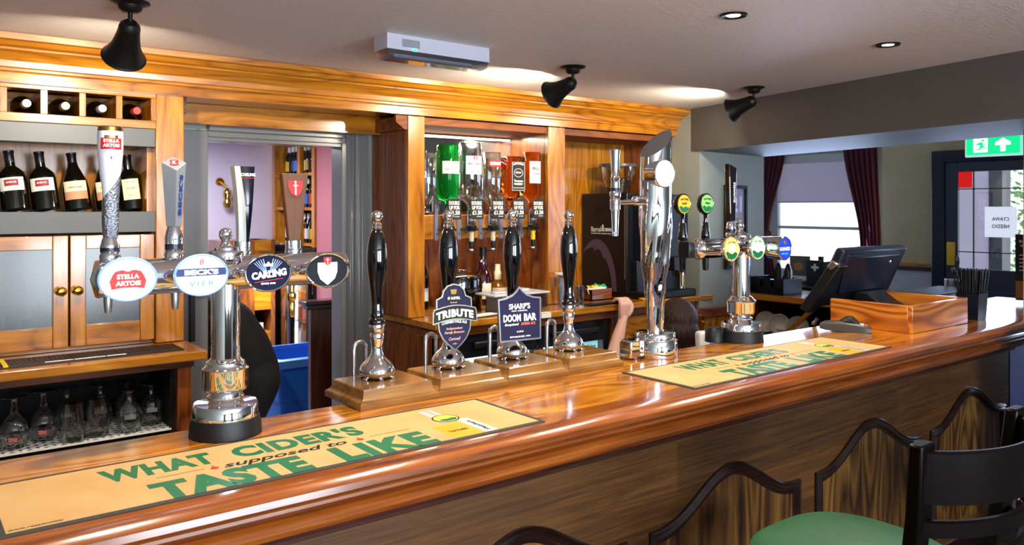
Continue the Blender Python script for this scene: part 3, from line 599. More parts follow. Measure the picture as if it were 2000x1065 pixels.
def d_shield(m):
    m.use(lit).prism([(-.027, .020), (0, .020), (.027, .020), (.027, -.004), (.020, -.022), (0, -.038), (-.020, -.022), (-.027, -.004)], 0, .0004)
    m.use(redi).prism([(-.011, .034), (.011, .034), (.011, .024), (.006, .016), (0, .012), (-.006, .016), (-.011, .024)], .0004, .001).use(wht).box(-.001, .001, .016, .032, .001, .0012).box(-.004, .004, .026, .028, .001, .0012)
carl = pm('carling_blue', '#0a1034', .5, spec=.15)
by = 1.93
badge('badge', (.422, by, 1.489), .0575, .0455, lt, lit, d_stella, rim=litcyan, label='white lit oval badge with red plaque lettered Stella Artois')
badge('badge', (.581, by, 1.490), .0585, .0455, lt, lit, d_becks, rim=litcyan, label="white lit oval badge lettered Beck's Vier")
badge('badge', (.741, by, 1.487), .056, .044, lt, carl, d_carling, label='dark blue oval badge lettered Carling')
badge('badge', (.898, by, 1.486), .056, .042, lt, pm('grey_enamel', '#1e2128', .5, spec=.15), d_shield, label='dark oval badge with white shield')
for x in (.422, .581, .741, .898): arms(x)
for x in (.405, .546, .711, .848): tap_base(lt, x, 2.03, 1.524, .078 if x == .546 else .057 if x < .6 else .03)
spout(lt, .402, 2.035, 1.45, 1.405); spout(lt, .550, 2.035, 1.45, 1.402)
part('spout', MB(goldm).at(T(.845, 2.035, 0)).lathe([(.006, 1.46), (.006, 1.425), (.011, 1.421), (.012, 1.412), (.0105, 1.405), (.007, 1.40), (.009, 1.395), (.0075, 1.362), (.006, 1.358)], 20), lt, label='brass-coloured spout')
# handles
hx, hy = .406, 2.03
ZS = T(0, 0, 1.575) @ Matrix.Diagonal((1, 1, .945, 1)) @ T(0, 0, -1.575)
m = MB(pm('white_enamel', '#e4e6f2', .15, coat=.6)).at(T(hx, hy, 0) @ ZS).lathe([(.013, 1.585), (.0145, 1.60), (.0165, 1.62), (.0170, 1.65), (.0160, 1.672), (.0175, 1.70), (.0230, 1.74), (.0265, 1.78), (.0275, 1.81), (.0268, 1.838), (.001, 1.838)], 32)
h = part('tap_handle', m, lt, label='white and silver handle lettered Stella Artois')
m = MB(pm('etched_silver', '#9ea4b4', .22, 1, bump=.6, bscale=220)).at(T(hx, hy, 0) @ ZS).lathe([(.0155, 1.580), (.0175, 1.60), (.0182, 1.63), (.0175, 1.66), (.0172, 1.665)], 32)
vs = []; 
for i in range(17):
    a = -PI*.55+PI*1.1*i/16-.5; z1 = 1.665+.075*(i/16)**1.6
    for z, r in ((1.66, .0178), (z1, .0178+max(0, (z1-1.70))*.14)): vs.append((r*math.sin(a), -r*math.cos(a), z))
m.at(ZS).add([(v[0]+hx, v[1]+hy, v[2]) for v in vs], [(2*i, 2*i+2, 2*i+3, 2*i+1) for i in range(16)])
part('lower_grip', m, h)
part('cap', MB(goldm).at(T(hx, hy, 0) @ ZS).lathe([(.0265, 1.838), (.0262, 1.848), (.0235, 1.850), (.001, 1.848)], 28), h)
F = frame((hx, hy, 0), (1, 0, 0), (0, 0, 1)) @ T(0, 0, .0273) @ RY(math.radians(-38)) if False else frame((hx, hy, 0), (math.cos(-.12), math.sin(-.12), 0), (0, 0, 1)) @ T(0, -.013, .0273)
m = MB(redi).at(F).patch(-.023, .023, 1.794, 1.820, .0273, .0006).use(goldm).patch(-.014, .014, 1.820, 1.826, .0273, .0006).use(wht).text('STELLA', 0, 1.8135, .032, .0075, .0016, bend=.0273, bold=.04).text('ARTOIS', 0, 1.803, .034, .0075, .0016, bend=.0273, bold=.04)
m.use(navi).text('+', 0, 1.775, .008, .008, .0002, bend=.0273)
part('plaque', m, h, smooth=False)
# square tapering grey handle
hx = .546
er = Vector((.966, -.26, 0)); ef = Vector((.26, .966, 0)); H0 = Vector((hx, hy, 0))
def hsec(w, zs): return [H0+er*(-w)+Vector((0, 0, zs[0])), H0+er*.22*w-ef*.8*w+Vector((0, 0, zs[1])), H0+er*w+Vector((0, 0, zs[2])), H0-er*.1*w+ef*.8*w+Vector((0, 0, zs[3]))]
s0 = hsec(.0175, (1.602,)*4); s1 = hsec(.0280, (1.757, 1.737, 1.757, 1.773))
h = part('tap_handle', MB(pm('handle_grey', '#74787e', .45)).loft([s0, s1]), lt, smooth=False, bevel=.0012, label="grey square handle lettered Beck's up its side")
mid = (s0[1]+s0[2]+s1[1]+s1[2])/4; up = (s1[1]+s1[2]-s0[1]-s0[2]); lf = (s1[1]+s0[1]-s1[2]-s0[2])
part('print', MB(navi).at(frame(mid, up, lf) @ T(.004, 0, .0006)).text("BECK'S", 0, 0, .098, .0115, bold=.05, sp=1.15), h, smooth=False)
part('crest', MB(redi).at(frame((s1[0]+s1[1]+s1[2]+s1[3])/4, s1[2]-s1[0], s1[3]-s1[1]) @ T(0, 0, .0006) @ Matrix.Scale(.85, 4)).prism([(-.012, -.011), (0, -.015), (.012, -.011), (.010, 0), (.012, .011), (0, .014), (-.012, .011), (-.010, 0)], 0, .001).use(wht).text('K', 0, 0, .010, .015, .001, bold=.02), h, smooth=False)
# curved black and silver handle
hx = .711
def quadloft(m, f0, f1, d0, d1, dy=0, z0=1.542, zh=.210, n=16):
    rings = []
    for i in range(n+1):
        u = i/n; s = u**1.25; l = f0[0]+(f1[0]-f0[0])*s; r = f0[1]+(f1[1]-f0[1])*s; d = d0+(d1-d0)*u; z = z0+zh*u; c_ = dy-.010*math.sin(PI*u)
        rings.append([(hx+l, hy-d+c_, z), (hx+(l+r)/2, hy-d*1.25+c_, z), (hx+r, hy-d+c_, z), (hx+r, hy+d+c_, z), (hx+l, hy+d+c_, z)])
    return m.loft(rings)
h = part('tap_handle', quadloft(MB(pm('handle_navy', '#060816', .16)), (.006, .013), (-.012, .027), .008, .015), lt, label='black and silver curved handle lettered Carling', ang=30)
part('side_blade', quadloft(MB(pm('handle_silver', '#b8bab6', .35, .3)), (-.012, .0075), (-.025, -.0105), .009, .016), h, ang=30)
part('print', MB(wht).at(frame((hx+.008, hy-.0200, 1.731), (1, .0, 0), (0, .0, 1)) @ T(0, 0, .0015)).text('CARLING', 0, 0, .036, .008, bold=.04).use(redi).box(-.016, .016, -.009, -.008, 0, .0006), h, smooth=False)
# flat tapering brown handle
hx = .848
rings = []
for i in range(9):
    u = i/8; z = 1.545+.193*u; w = .014+.022*u; d = .008+.004*u
    rings.append([(hx-w, hy-d, z), (hx+w, hy-d, z), (hx+w, hy+d, z), (hx-w, hy+d, z)])
h = part('tap_handle', MB(wood('handle_walnut', ['#2c1504', '#482508', '#562e0c', '#623610'], 'z', .55, 0, fig=.1, stretch=20)).loft(rings), lt, label='brown flared wooden handle with red shield', bevel=.002)
m = MB(redi).at(frame((hx, hy-.0118, 1.70), (1, 0, 0), (0, .06, 1))).prism([(-.020, .018), (.020, .018), (.020, .0), (.013, -.015), (0, -.024), (-.013, -.015), (-.020, 0)], 0, .0015).use(wht).box(-.0018, .0018, -.018, .018, .0015, .002).box(-.006, .006, .004, .007, .0015, .002)
part('shield', m, h, smooth=False)

# ------------------------------------------------------------------ hand pumps
pump = thing('hand_pump', 'nearest hand pump, black lacquered handle on chrome, without a clip, left end of the row', 'beer pump', (1.149, 2.10, 1.0905), 'hand pumps on the counter')
B0 = [(-.128, -.115), (.128, -.115), (.128, .115), (-.128, .115)]
def brect(i, z): return [(x*(1-i/.128), y*(1-i/.115), z) for x, y in B0]
part('base', MB(pump_w).loft([brect(0, 0), brect(0, .015), brect(.003, .019), brect(.007, .021), brect(.013, .027), brect(.016, .036), brect(.018, .048), brect(.021, .051)]), pump, ang=25, label='moulded wooden plinth')
Bz = .0505
py = .03
part('bell', MB(chrome).at(T(0, py, 0)).lathe([(.036, Bz+.001), (.046, Bz+.006), (.0515, Bz+.014), (.053, Bz+.022), (.0515, Bz+.030), (.047, Bz+.039), (.038, Bz+.050), (.028, Bz+.058), (.0205, Bz+.067), (.0175, Bz+.078), (.0165, Bz+.090), (.0165, Bz+.10), (.020, Bz+.112), (.0215, Bz+.128), (.019, Bz+.134), (.0225, Bz+.140), (.0225, Bz+.160), (.021, Bz+.163)], 44), pump, label='chrome bell and neck')
m = MB(chrome).at(T(0, py, Bz))
for i in range(6):
    a = i*PI/3+.3; m.lathe([(.007, 0), (.008, .003), (.006, .006), (.001, .007)], 12, (.047*math.cos(a), .047*math.sin(a), 0))
part('flange', m, pump)
part('handle', MB(blackg).at(T(0, py, 0)).lathe([(.023, Bz+.160), (.025, Bz+.166), (.024, Bz+.174), (.019, Bz+.180), (.0205, Bz+.188), (.0185, Bz+.195), (.0165, Bz+.215), (.0175, Bz+.24), (.022, Bz+.275), (.0275, Bz+.315), (.0305, Bz+.345), (.0300, Bz+.375), (.0265, Bz+.405), (.020, Bz+.428), (.0145, Bz+.440), (.012, Bz+.444)], 44), pump, label='black turned handle')
part('knob', MB(chrome).at(T(0, py, 0)).lathe([(.014, Bz+.442), (.0155, Bz+.447), (.0135, Bz+.452), (.0150, Bz+.457), (.0110, Bz+.461), (.0095, Bz+.464), (.0140, Bz+.468), (.0172, Bz+.476), (.0172, Bz+.484), (.0140, Bz+.492), (.0070, Bz+.497), (.001, Bz+.498)], 32), pump, label='chrome ball knob')
pts = [(-.038, .105, -.005), (-.038, .105, .11)]+[(-.016-.022*math.cos(PI*i/10), .105+.008*i/10, .125+.024*math.sin(PI*i/10)) for i in range(11)]+[(.006, .113, .11), (.010, .115, .02)]
part('swan_neck', MB(steel).tube(pts, .0068, 12), pump, label='brushed steel swan-neck pipe')
part('pipe_nut', MB(chrome).at(T(-.038, .105, 0)).lathe([(.011, .0), (.012, .006), (.009, .014), (.007, .018)], 14), pump)
px_ = [1.149, 1.402, 1.658, 1.913]
labs = [None, 'second hand pump from the left, carrying the Tribute shield clip', "third hand pump from the left, carrying the square Doom Bar clip", 'farthest hand pump of the row, nearest the twisted tower, black handle with no clip']
pumps = [pump]
for i in (1, 2, 3): pumps.append(dup(pump, (px_[i], 2.10, 1.0905), None, labs[i]))
# tribute clip
def clip_rim(m, outline, w, z0, z1, mat):
    m.use(mat); m.sweep([(-w/2, z0), (w/2, z0), (w/2, z1), (-w/2, z1)], outline, loop=True)
ct = thing('pump_clip', 'shield-shaped dark clip lettered Tribute hung on the second hand pump', 'pump clip', (1.32, 2.07, 1.32), world=True)
F = frame((1.366, 2.045, 1.320), (math.cos(-.10), math.sin(-.10), 0), (0, .05, 1)) @ T(0, -.006, 0) @ Matrix.Scale(.80, 4)
top = [(-.075, .028), (-.074, .068), (-.050, .078), (-.044, .100), (-.026, .118), (0, .124), (.026, .118), (.044, .100), (.050, .078), (.074, .068), (.075, .028)]
low = [(-.070, -.012), (-.066, -.05), (-.050, -.082), (-.028, -.104), (0, -.126), (.028, -.104), (.050, -.082), (.066, -.05), (.070, -.012)]
m = MB(navy).at(F).prism(top[::-1], -.002, .003).prism(low, -.002, .003)
m.use(black); m.prism([(-.030, .058), (.030, .058), (.030, .084), (-.030, .084)], .003, .0045)
m.use(wht).text('ST AUSTELL', 0, .071, .054, .010, .0045, bold=.03).text('CORNISH PALE ALE', 0, -.024, .108, .011, .003, bold=.04, arc=.006)
m.use(goldm).prism([(-.010, .086), (.010, .086), (.014, .104), (-.014, .104)], .003, .004)
m.use(pm('copper_ink', '#d8a088', .3, .6)).text('Brewery', 0, .054, .03, .006, .003, shear=.3)
for k, (w, z) in enumerate(((.07, -.045), (.086, -.060), (.05, -.083))):
    m.text(('Independent', 'Family Brewers', 'Cornwall')[k], 0, z, w, .012, .003, shear=.35, bold=.01)
m.text('~ 4.2% ~', 0, -.102, .022, .006, .003)
part('plate', m, ct, smooth=False)
ban = [(-.094, -.022+.0), (-.092, .020)]+[(-.088+.176*i/12, .030+.014*math.sin(PI*i/12)) for i in range(13)]+[(.092, .020), (.094, -.022)]+[(.084-.168*i/12, -.020+.012*math.sin(PI*i/12)) for i in range(13)]
m = MB(black).at(F).prism(ban[::-1], .004, .010); m.use(wht).text('TRIBUTE', 0, .004, .160, .030, .010, bold=.055, sp=1.12, arc=.011)
part('banner', m, ct, smooth=False, label='curved banner lettered Tribute')
silv = pm('clip_silver', '#cfc6b4', .15, 1)
m = MB(silv).at(F); clip_rim(m, top[::-1], .005, -.002, .006, silv); clip_rim(m, low, .005, -.002, .006, silv); clip_rim(m, ban[::-1], .004, .003, .012, silv)
part('rim', m, ct)
part('clamp', MB(blackp).at(F).box(-.02, .02, -.05, .05, -.012, -.002), ct, bevel=.002)
cd = thing('pump_clip', "flat navy clip with pointed top lettered Sharp's Doom Bar on the third hand pump", 'pump clip', (1.6, 2.05, 1.3), world=True)
F = frame((1.622, 2.045, 1.288), (math.cos(-.12), math.sin(-.12), 0), (0, .05, 1)) @ Matrix.Scale(.86, 4)
out = [(-.088, -.082), (.088, -.082), (.092, .072), (.060, .076), (.032, .086), (.014, .100), (0, .116), (-.014, .100), (-.032, .086), (-.060, .076), (-.092, .072)]
m = MB(navy).at(F).prism(out, -.003, .003).use(wht).text("SHARP'S", 0, .045, .094, .022, .003, bold=.03).text('ROCK  CORNWALL', 0, .028, .070, .005, .003, bold=.02).text('DOOM', -.034, .002, .076, .028, .003, bold=.04).text('BAR', .046, .002, .056, .028, .003, bold=.04)
m.text('Exceptional', -.036, -.023, .062, .011, .003, shear=.4).text('ALC 4.3% VOL', 0, -.050, .030, .006, .003).text('ESTABLISHED 1994', 0, -.069, .090, .006, .003, bold=.02)
m.use(orange).text('AMBER ALE', .036, -.022, .064, .010, .003, bold=.03)
part('plate', m, cd, smooth=False)
m = MB(silv).at(F); clip_rim(m, out, .006, -.004, .006, pm('clip_grey_silver', '#a9abb2', .25, 1)); part('rim', m, cd)
part('clamp', MB(blackp).at(F).box(-.02, .02, -.05, .05, -.014, -.003), cd, bevel=.002)

# ------------------------------------------------------------------ tall twisted tower
tw = thing('beer_tower', 'tall twisted chrome tower with slanted top and round white light, middle of the counter', 'beer tap', (2.32, 2.04, 1.09), world=True)
tx, ty = 2.272, 2.045
part('base', MB(chrome).at(T(tx, ty, 0)).lathe([(.001, 1.0905), (.080, 1.0905), (.081, 1.096), (.081, 1.153), (.078, 1.157), (.074, 1.157), (.075, 1.176), (.071, 1.182), (.048, 1.185), (.001, 1.185)], 56), tw, label='round chrome drum')
part('clamp_block', MB(chrome).box(2.125, 2.20, 2.03, 2.09, 1.098, 1.162), tw, bevel=.006)
m = MB(lit).at(frame((tx+.03, ty-.0865, 1.13), (1, .3, 0), (0, 0, 1))).ellipse(.001, .001, -.001, 0)
# body: oval section, turns and swells with height, cut on a slant at the top
rings = []; N = 44; K = 46
def tw_sec(u, z):
    # half width along the bar / across the bar, phase of the ridge
    prof = [(0, .0330), (.12, .0345), (.30, .043), (.50, .057), (.72, .0655), (1, .0655)]
    for (a, ra), (b_, rb) in zip(prof, prof[1:]):
        if a <= u <= b_:
            k = (u-a)/(b_-a); k = k*k*(3-2*k); return ra+(rb-ra)*k
    return .07
for i in range(K+1):
    u = i/K; z = 1.183+.563*u; r = tw_sec(u, z); tws = u*2.2-.9; ring = []
    amp = .085*max(0, math.sin(PI*min(1, u*1.12)))**.6 if u < .89 else 0
    for j in range(N):
        a = 2*PI*j/N; q = r*(.97+amp*(abs(math.cos(2.5*(a-tws)))-.5)*1.9)
        ring.append((tx+q*math.cos(a), ty+q*math.sin(a)*.9, z))
    rings.append(ring)
bodyr = rings
part('body', MB(chrome).loft(rings), tw, ang=60, label='twisted chrome body')
rings = []
for k in range(2):
    ring = []
    for j in range(N):
        a = 2*PI*j/N; x = math.cos(a); 
        z = 1.746 if k == 0 else 1.835+.107*((x+1)/2)**1.15
        ring.append((tx+.062*x+(.0 if k == 0 else .004), ty+.062*math.sin(a)*.9, z))
    rings.append(ring)
mm = MB(chrome).loft(rings, cap=False); mm.at(Matrix()).use(pm('brushed_top', '#a8abb0', .3, 1)).add(rings[1], [tuple(range(N))])
part('slanted_head', mm, tw, ang=40)
part('joint_ring', MB(chrome).at(T(tx, ty, 1.741)).lathe([(.060, 0), (.0635, .003), (.0635, .007), (.060, .010)], 44, sy=.9), tw)
m = MB(chrome).at(frame((2.250, 1.980, 1.772), (1, -.04, 0), (0, 0, 1))).lathe([(.001, -.055), (.050, -.055), (.0515, -.01), (.0515, .0), (.050, .003), (.047, .001)], 44)
p = part('light_housing', m, tw)
part('light', MB(pm('lit_white_disc', '#ffffff', .3, emit=3)).at(frame((2.250, 1.980, 1.772), (1, -.04, 0), (0, 0, 1))).ellipse(.0485, .0485, -.003, .002), p, smooth=False, label='round white glowing face')
# side tap
sx_ = 2.060
part('tap_arm', MB(chrome).tube([(tx-.045, ty, 1.672), (tx-.110, ty, 1.672), (tx-.118, ty, 1.668), (tx-.200, ty, 1.664)], [.018, .018, .010, .008], 20), tw)
part('tap', MB(chrome).at(T(sx_, ty, 0)).lathe([(.014, 1.635), (.0185, 1.64), (.0195, 1.672), (.017, 1.68), (.0205, 1.688), (.0205, 1.70), (.017, 1.706)], 28).use(navyp).lathe([(.0165, 1.704), (.0165, 1.717)], 24).use(chrome).lathe([(.0165, 1.717), (.0155, 1.745), (.018, 1.752), (.013, 1.760), (.015, 1.79), (.0175, 1.84), (.019, 1.853), (.012, 1.857), (.001, 1.857)], 28), tw, label='chrome side tap and lever')
part('spout', MB(thin).at(T(sx_, ty, 0)).lathe([(.0145, 1.636), (.0125, 1.59), (.0105, 1.545)], 20).use(steel).lathe([(.008, 1.636), (.006, 1.56)], 14), tw)

# ------------------------------------------------------------------ right T tower
rt_ = thing('beer_tower', 'smaller chrome T-shaped tower with three round badges, right of the twisted tower', 'beer tap', (2.86, 2.06, 1.09), world=True)
cx3, cy3 = 2.815, 2.06
part('base', MB(blackr).at(T(cx3, cy3, 0)).lathe([(.001, 1.0905), (.092, 1.0905), (.089, 1.125), (.086, 1.138), (.001, 1.138)], 56).at(T(cx3-.11, cy3+.05, 0)).lathe([(.001, 1.092), (.04, 1.092), (.038, 1.140), (.030, 1.150), (.001, 1.150)], 30), rt_, label='black rubber foot')
part('base_ring', MB(chrome).at(T(cx3, cy3, 0)).lathe([(.001, 1.137), (.082, 1.137), (.082, 1.164), (.079, 1.168), (.046, 1.168), (.042, 1.174), (.046, 1.180), (.046, 1.187), (.040, 1.191), (.046, 1.198), (.053, 1.204), (.057, 1.212), (.057, 1.247), (.061, 1.253), (.061, 1.259), (.052, 1.265), (.046, 1.274), (.039, 1.278)], 56), rt_)
part('column', MB(chrome).at(T(cx3, cy3, 0)).lathe([(.0365, 1.276), (.0365, 1.46)], 48), rt_)
m = MB(chrome).at(frame((2.53, cy3, 1.482), (0, 1, 0), (0, 0, 1))).lathe([(.001, -.020), (.020, -.016), (.036, -.002), (.0415, .006), (.0415, .012), (.0395, .016), (.0395, .50), (.036, .508), (.001, .51)], 48)
part('crossbar', m, rt_, label='chrome horizontal crossbar')
part('finial', MB(chrome).at(T(cx3-.01, cy3, 0)).lathe([(.034, 1.49), (.046, 1.512), (.046, 1.530), (.040, 1.535), (.030, 1.538), (.018, 1.548), (.012, 1.555), (.018, 1.566), (.0165, 1.578), (.010, 1.584), (.014, 1.592), (.010, 1.602), (.001, 1.605)], 36), rt_)
def d_thg(col1, col2):
    def f(m):
        m.use(pm(col1[0], col1[1], .3, emit=col1[2])).ellipse(.018, .016, 0, .0003, .004, .004, 24)
        m.use(green).prism([(-.038, -.014), (-.026, -.008), (-.012, -.016), (.004, -.020), (.02, -.012), (.034, -.016), (.036, -.022), (.024, -.036), (0, -.043), (-.024, -.036)], 0, .0005)
        m.use(pm('badge_txt', '#6a6a2a', .5)).text('THATCHERS', 0, .024, .050, .008, 0, bold=.02, arc=.004)
    return f
bA = pm('badge_yellow', '#dcc878', .3, emit=.35); bB = pm('badge_green', '#bfe6c8', .3, emit=.45); bC = pm('badge_blue', '#1638b8', .3, emit=.5)
badge('badge', (2.653, 1.985, 1.481), .045, .045, rt_, bA, d_thg(('glow_y', '#ffffe0', .7), 0), rim=pm('badge_gold_rim', '#d8d08a', .2, .7), label='yellow round cider badge')
badge('badge', (2.826, 1.985, 1.481), .045, .045, rt_, bB, d_thg(('glow_g', '#f4fff4', .8), 0), rim=pm('badge_green_rim', '#b0d8a8', .2, .6), label='pale green round cider badge')
def d_gui(m):
    m.use(wht).text('GUINNESS', 0, -.002, .072, .015, .0003, bold=.03).use(pm('badge_sky', '#3ea0ff', .3, emit=.6)).text('EXTRA COLD', 0, -.022, .045, .007, .0003).use(pm('harp_gold', '#8a6a20', .4)).prism([(-.008, .018), (.008, .018), (.009, .034), (.0, .030), (-.007, .036)], 0, .0006)
badge('badge', (2.925, 1.925, 1.478), .046, .046, rt_, bC, d_gui, rim=goldm, depth=.075, label='blue round badge lettered Guinness')
for x, y in ((2.653, 1.985), (2.826, 1.985), (2.925, 1.97)): part('badge_arm', MB(chrome).tube([(x, y+.026, 1.481), (x, cy3-.03, 1.481)], .010, 14), rt_)
def ring_handle(x, z, col, txt, lab):
    m = MB(blackg).at(frame((x, 2.13, z), (1, 0, 0), (0, 0, 1))).lathe([(.001, -.016), (.040, -.014), (.044, -.006), (.044, .006), (.041, .010), (.038, .008), (.001, .007)], 40)
    m.at(T(x, 2.13, 0)).lathe([(.010, z-.044), (.008, z-.052), (.008, z-.072), (.013, z-.078), (.015, z-.11), (.0185, z-.125), (.0185, z-.140), (.015, z-.146), (.020, z-.152), (.019, z-.20), (.014, z-.215), (.013, z-.27), (.008, z-.275)], 26)
    h = part('tap_handle', m, rt_, label=lab)
    m = MB(pm(*col)).at(frame((x, 2.12, z), (1, 0, 0), (0, 0, 1))).ellipse(.037, .037, -.003, .0005)
    m.use(green).prism([(-.032, -.012), (-.02, -.006), (-.006, -.014), (.008, -.008), (.022, -.014), (.032, -.010), (.030, -.020), (.016, -.031), (0, -.034), (-.018, -.030)], .0005, .001)
    m.use(black).text('THATCHERS', 0, .018, .050, .008, .0005, bold=.02, arc=.003).text(txt, 0, .004, .03, .010, .0005, bold=.03, shear=.2)
    part('disc', m, h, smooth=False)
ring_handle(2.527, 1.660, ('disc_gold', '#d8a838', .35, 0), 'Gold', 'black handle with yellow cider disc')
ring_handle(2.672, 1.662, ('disc_green', '#7fc26a', .35, 0), 'Haze', 'black handle with green cider disc')
part('side_block', MB(blackp).box(2.49, 2.60, 2.065, 2.12, 1.447, 1.512), rt_, bevel=.004)
part('spout', MB(blackp).at(T(2.650, 2.11, 0)).lathe([(.012, 1.45), (.010, 1.42), (.008, 1.40)], 16).at(T(2.80, 2.11, 0)).lathe([(.011, 1.45), (.009, 1.42), (.007, 1.395)], 16), rt_)
part('spout', MB(thin).at(T(2.527, 2.13, 0)).lathe([(.010, 1.39), (.009, 1.32)], 16).use(goldm).lathe([(.006, 1.385), (.005, 1.33)], 10), rt_)
tap_base(rt_, 2.80, 2.10, 1.520, .065)
m = MB(blackg); rings = []
for i in range(6):
    u = i/5; z = 1.588+.225*u; w = .019+.007*u
    rings.append([(2.80-w, 2.10-.013, z), (2.80+w, 2.10-.013, z), (2.80+w, 2.10+.013, z), (2.80-w, 2.10+.013, z)])
rings[-1] = [(x, y, z+(.018 if x < 2.80 else 0)) for x, y, z in rings[-1]]
h = part('tap_handle', m.loft(rings), rt_, bevel=.004, label='tall black handle lettered Guinness')
part('print', MB(wht).at(frame((2.808, 2.0865, 1.70), (0, 0, 1), (-1, 0, 0)) @ T(0, 0, .0006)).text('GUINNESS', .01, .002, .085, .011, bold=.01, sp=1.15), h, smooth=False)

# ------------------------------------------------------------------ bottles
def shelf_bottle(x, y, label, kind):
    t = thing('wine_bottle', label, 'bottle', (x, y, 1.634), 'wine bottles on the grey shelf')
    if kind == 'b': pr = [(.001, 0), (.046, 0), (.050, .006), (.050, .10), (.046, .14), (.033, .18), (.021, .215), (.017, .24), (.017, .272), (.019, .275), (.019, .284), (.001, .285)]
    else: pr = [(.001, 0), (.046, 0), (.050, .006), (.050, .15), (.045, .178), (.030, .197), (.0185, .21), (.0170, .24), (.017, .272), (.019, .275), (.019, .284), (.001, .285)]
    L = RX(math.radians(-6)) @ RY(math.radians(-6)) @ Matrix.Diagonal((1.1, 1.1, .93, 1))
    part('glass', MB(wineg).at(L).lathe(pr, 32), t)
    F = L @ frame((0, 0, 0), (math.cos(-.2), math.sin(-.2), 0), (0, 0, 1)) @ T(0, 0, .0505)
    m = MB(paper).at(F)
    if kind == 'a':
        m.patch(-.046, .046, .090, .152, .0505, .0006).use(pm('label_red', '#9c2f34', .6)).patch(-.024, .024, .112, .142, .0505, .0012).use(wht).text('SHIRAZ', 0, .129, .034, .008, .003, bend=.0505, bold=.03)
    elif kind == 'b':
        m = MB(cream).at(F).patch(-.046, .046, .090, .140, .0505, .0006).use(pm('label_peach', '#d89a70', .6)).patch(-.046, .046, .050, .090, .0505, .0006).use(black).text('Chardonnay', 0, .109, .05, .010, .0016, bend=.0505, shear=.3)
    else:
        m = MB(cream).at(F).patch(-.034, .034, .050, .155, .0505, .0006).use(pm('ink_grey', '#6a685c', .6)).text('RARE', 0, .108, .030, .008, .0016, bend=.0505).text('VINEYARDS', 0, .140, .034, .005, .0016, bend=.0505).text('RESERVE', 0, .072, .024, .004, .0016, bend=.0505)
    part('label', m, t, smooth=False)
    part('capsule', MB(pm('foil_black', '#151012', .3)).at(L).lathe([(.0175, .225), (.0178, .272), (.0196, .275), (.0196, .2845), (.001, .2856)], 24), t)
    return t
for x, k, l in ((.447, 'a', 'wine bottle with white and red label, first from the left on the grey shelf'), (.563, 'a', 'wine bottle with white and red label, second from the left on the grey shelf'), (.692, 'b', 'burgundy-shaped bottle with yellow and peach label standing left of the white lager handle'), (.822, 'b', 'burgundy-shaped bottle with yellow and peach label half hidden behind the white lager handle'), (.925, 'c', 'wine bottle with tall cream label at the right end of the grey shelf'), (.325, 'a', 'wine bottle with white and red label cut off by the left picture edge')):
    shelf_bottle(x, 4.12, l, k)
bl = thing('wine_bottle', 'wine bottle lying in the leftmost visible cubby, pale foil top', 'bottle', (.470, 3.99, 2.0925), 'wine bottles lying in the cubbies')
Ry = RX(-PI/2)
part('glass', MB(wineg).at(Ry).lathe([(.017, .0), (.017, .05), (.022, .075), (.038, .10), (.0455, .125), (.0455, .235), (.001, .24)], 30), bl)
part('capsule', MB(pm('foil_cream', '#cfcbb0', .35)).at(Ry).lathe([(.001, -.012), (.0165, -.012), (.018, -.008), (.018, .045)], 24), bl, label='foil neck')
for i, (x, c, l) in enumerate(((.617, ('foil_gold', '#b8b080'), 'wine bottle lying in the second cubby, gold and pale foil top'), (.764, ('foil_silver', '#b4b8bc'), 'wine bottle lying in the third cubby, silver foil top'), (.908, ('foil_red', '#a83a30'), 'wine bottle lying in the cubby beside the post, red foil top'), (.323, ('foil_dk', '#2a2426'), 'wine bottle lying in the cubby at the picture edge, dark foil top'))):
    r = dup(bl, (x, 3.99, 2.0925), None, l)
    for c_ in r.children:
        if c_.name.startswith('capsule'): c_.data = c_.data.copy(); c_.data.materials[0] = pm(c[0], c[1], .35)
# bottles behind the cupboard glass
cb = thing('wine_bottle', 'dim wine bottle with pink label behind the right cupboard door glass', 'bottle', (.79, 4.10, 1.041), 'wine bottles inside the glazed cupboard')
part('glass', MB(wineg).lathe([(.001, 0), (.046, 0), (.050, .006), (.050, .15), (.045, .178), (.030, .197), (.0185, .21), (.0170, .24), (.017, .285), (.001, .285)], 28), cb)
part('label', MB(paper).at(frame((0, 0, 0), (math.cos(-.2), math.sin(-.2), 0), (0, 0, 1)) @ T(0, 0, .0505)).patch(-.038, .038, .06, .135, .0505, .0006).use(pm('label_pink', '#a0555a', .6)).patch(-.020, .020, .085, .120, .0505, .0012), cb, smooth=False)
dup(cb, (.49, 4.10, 1.041), None, 'dim wine bottle with pink label behind the left cupboard door glass, nearer the knob')
dup(cb, (.375, 4.12, 1.041), None, 'dim wine bottle with pink label behind the left cupboard door glass, further from the knob')

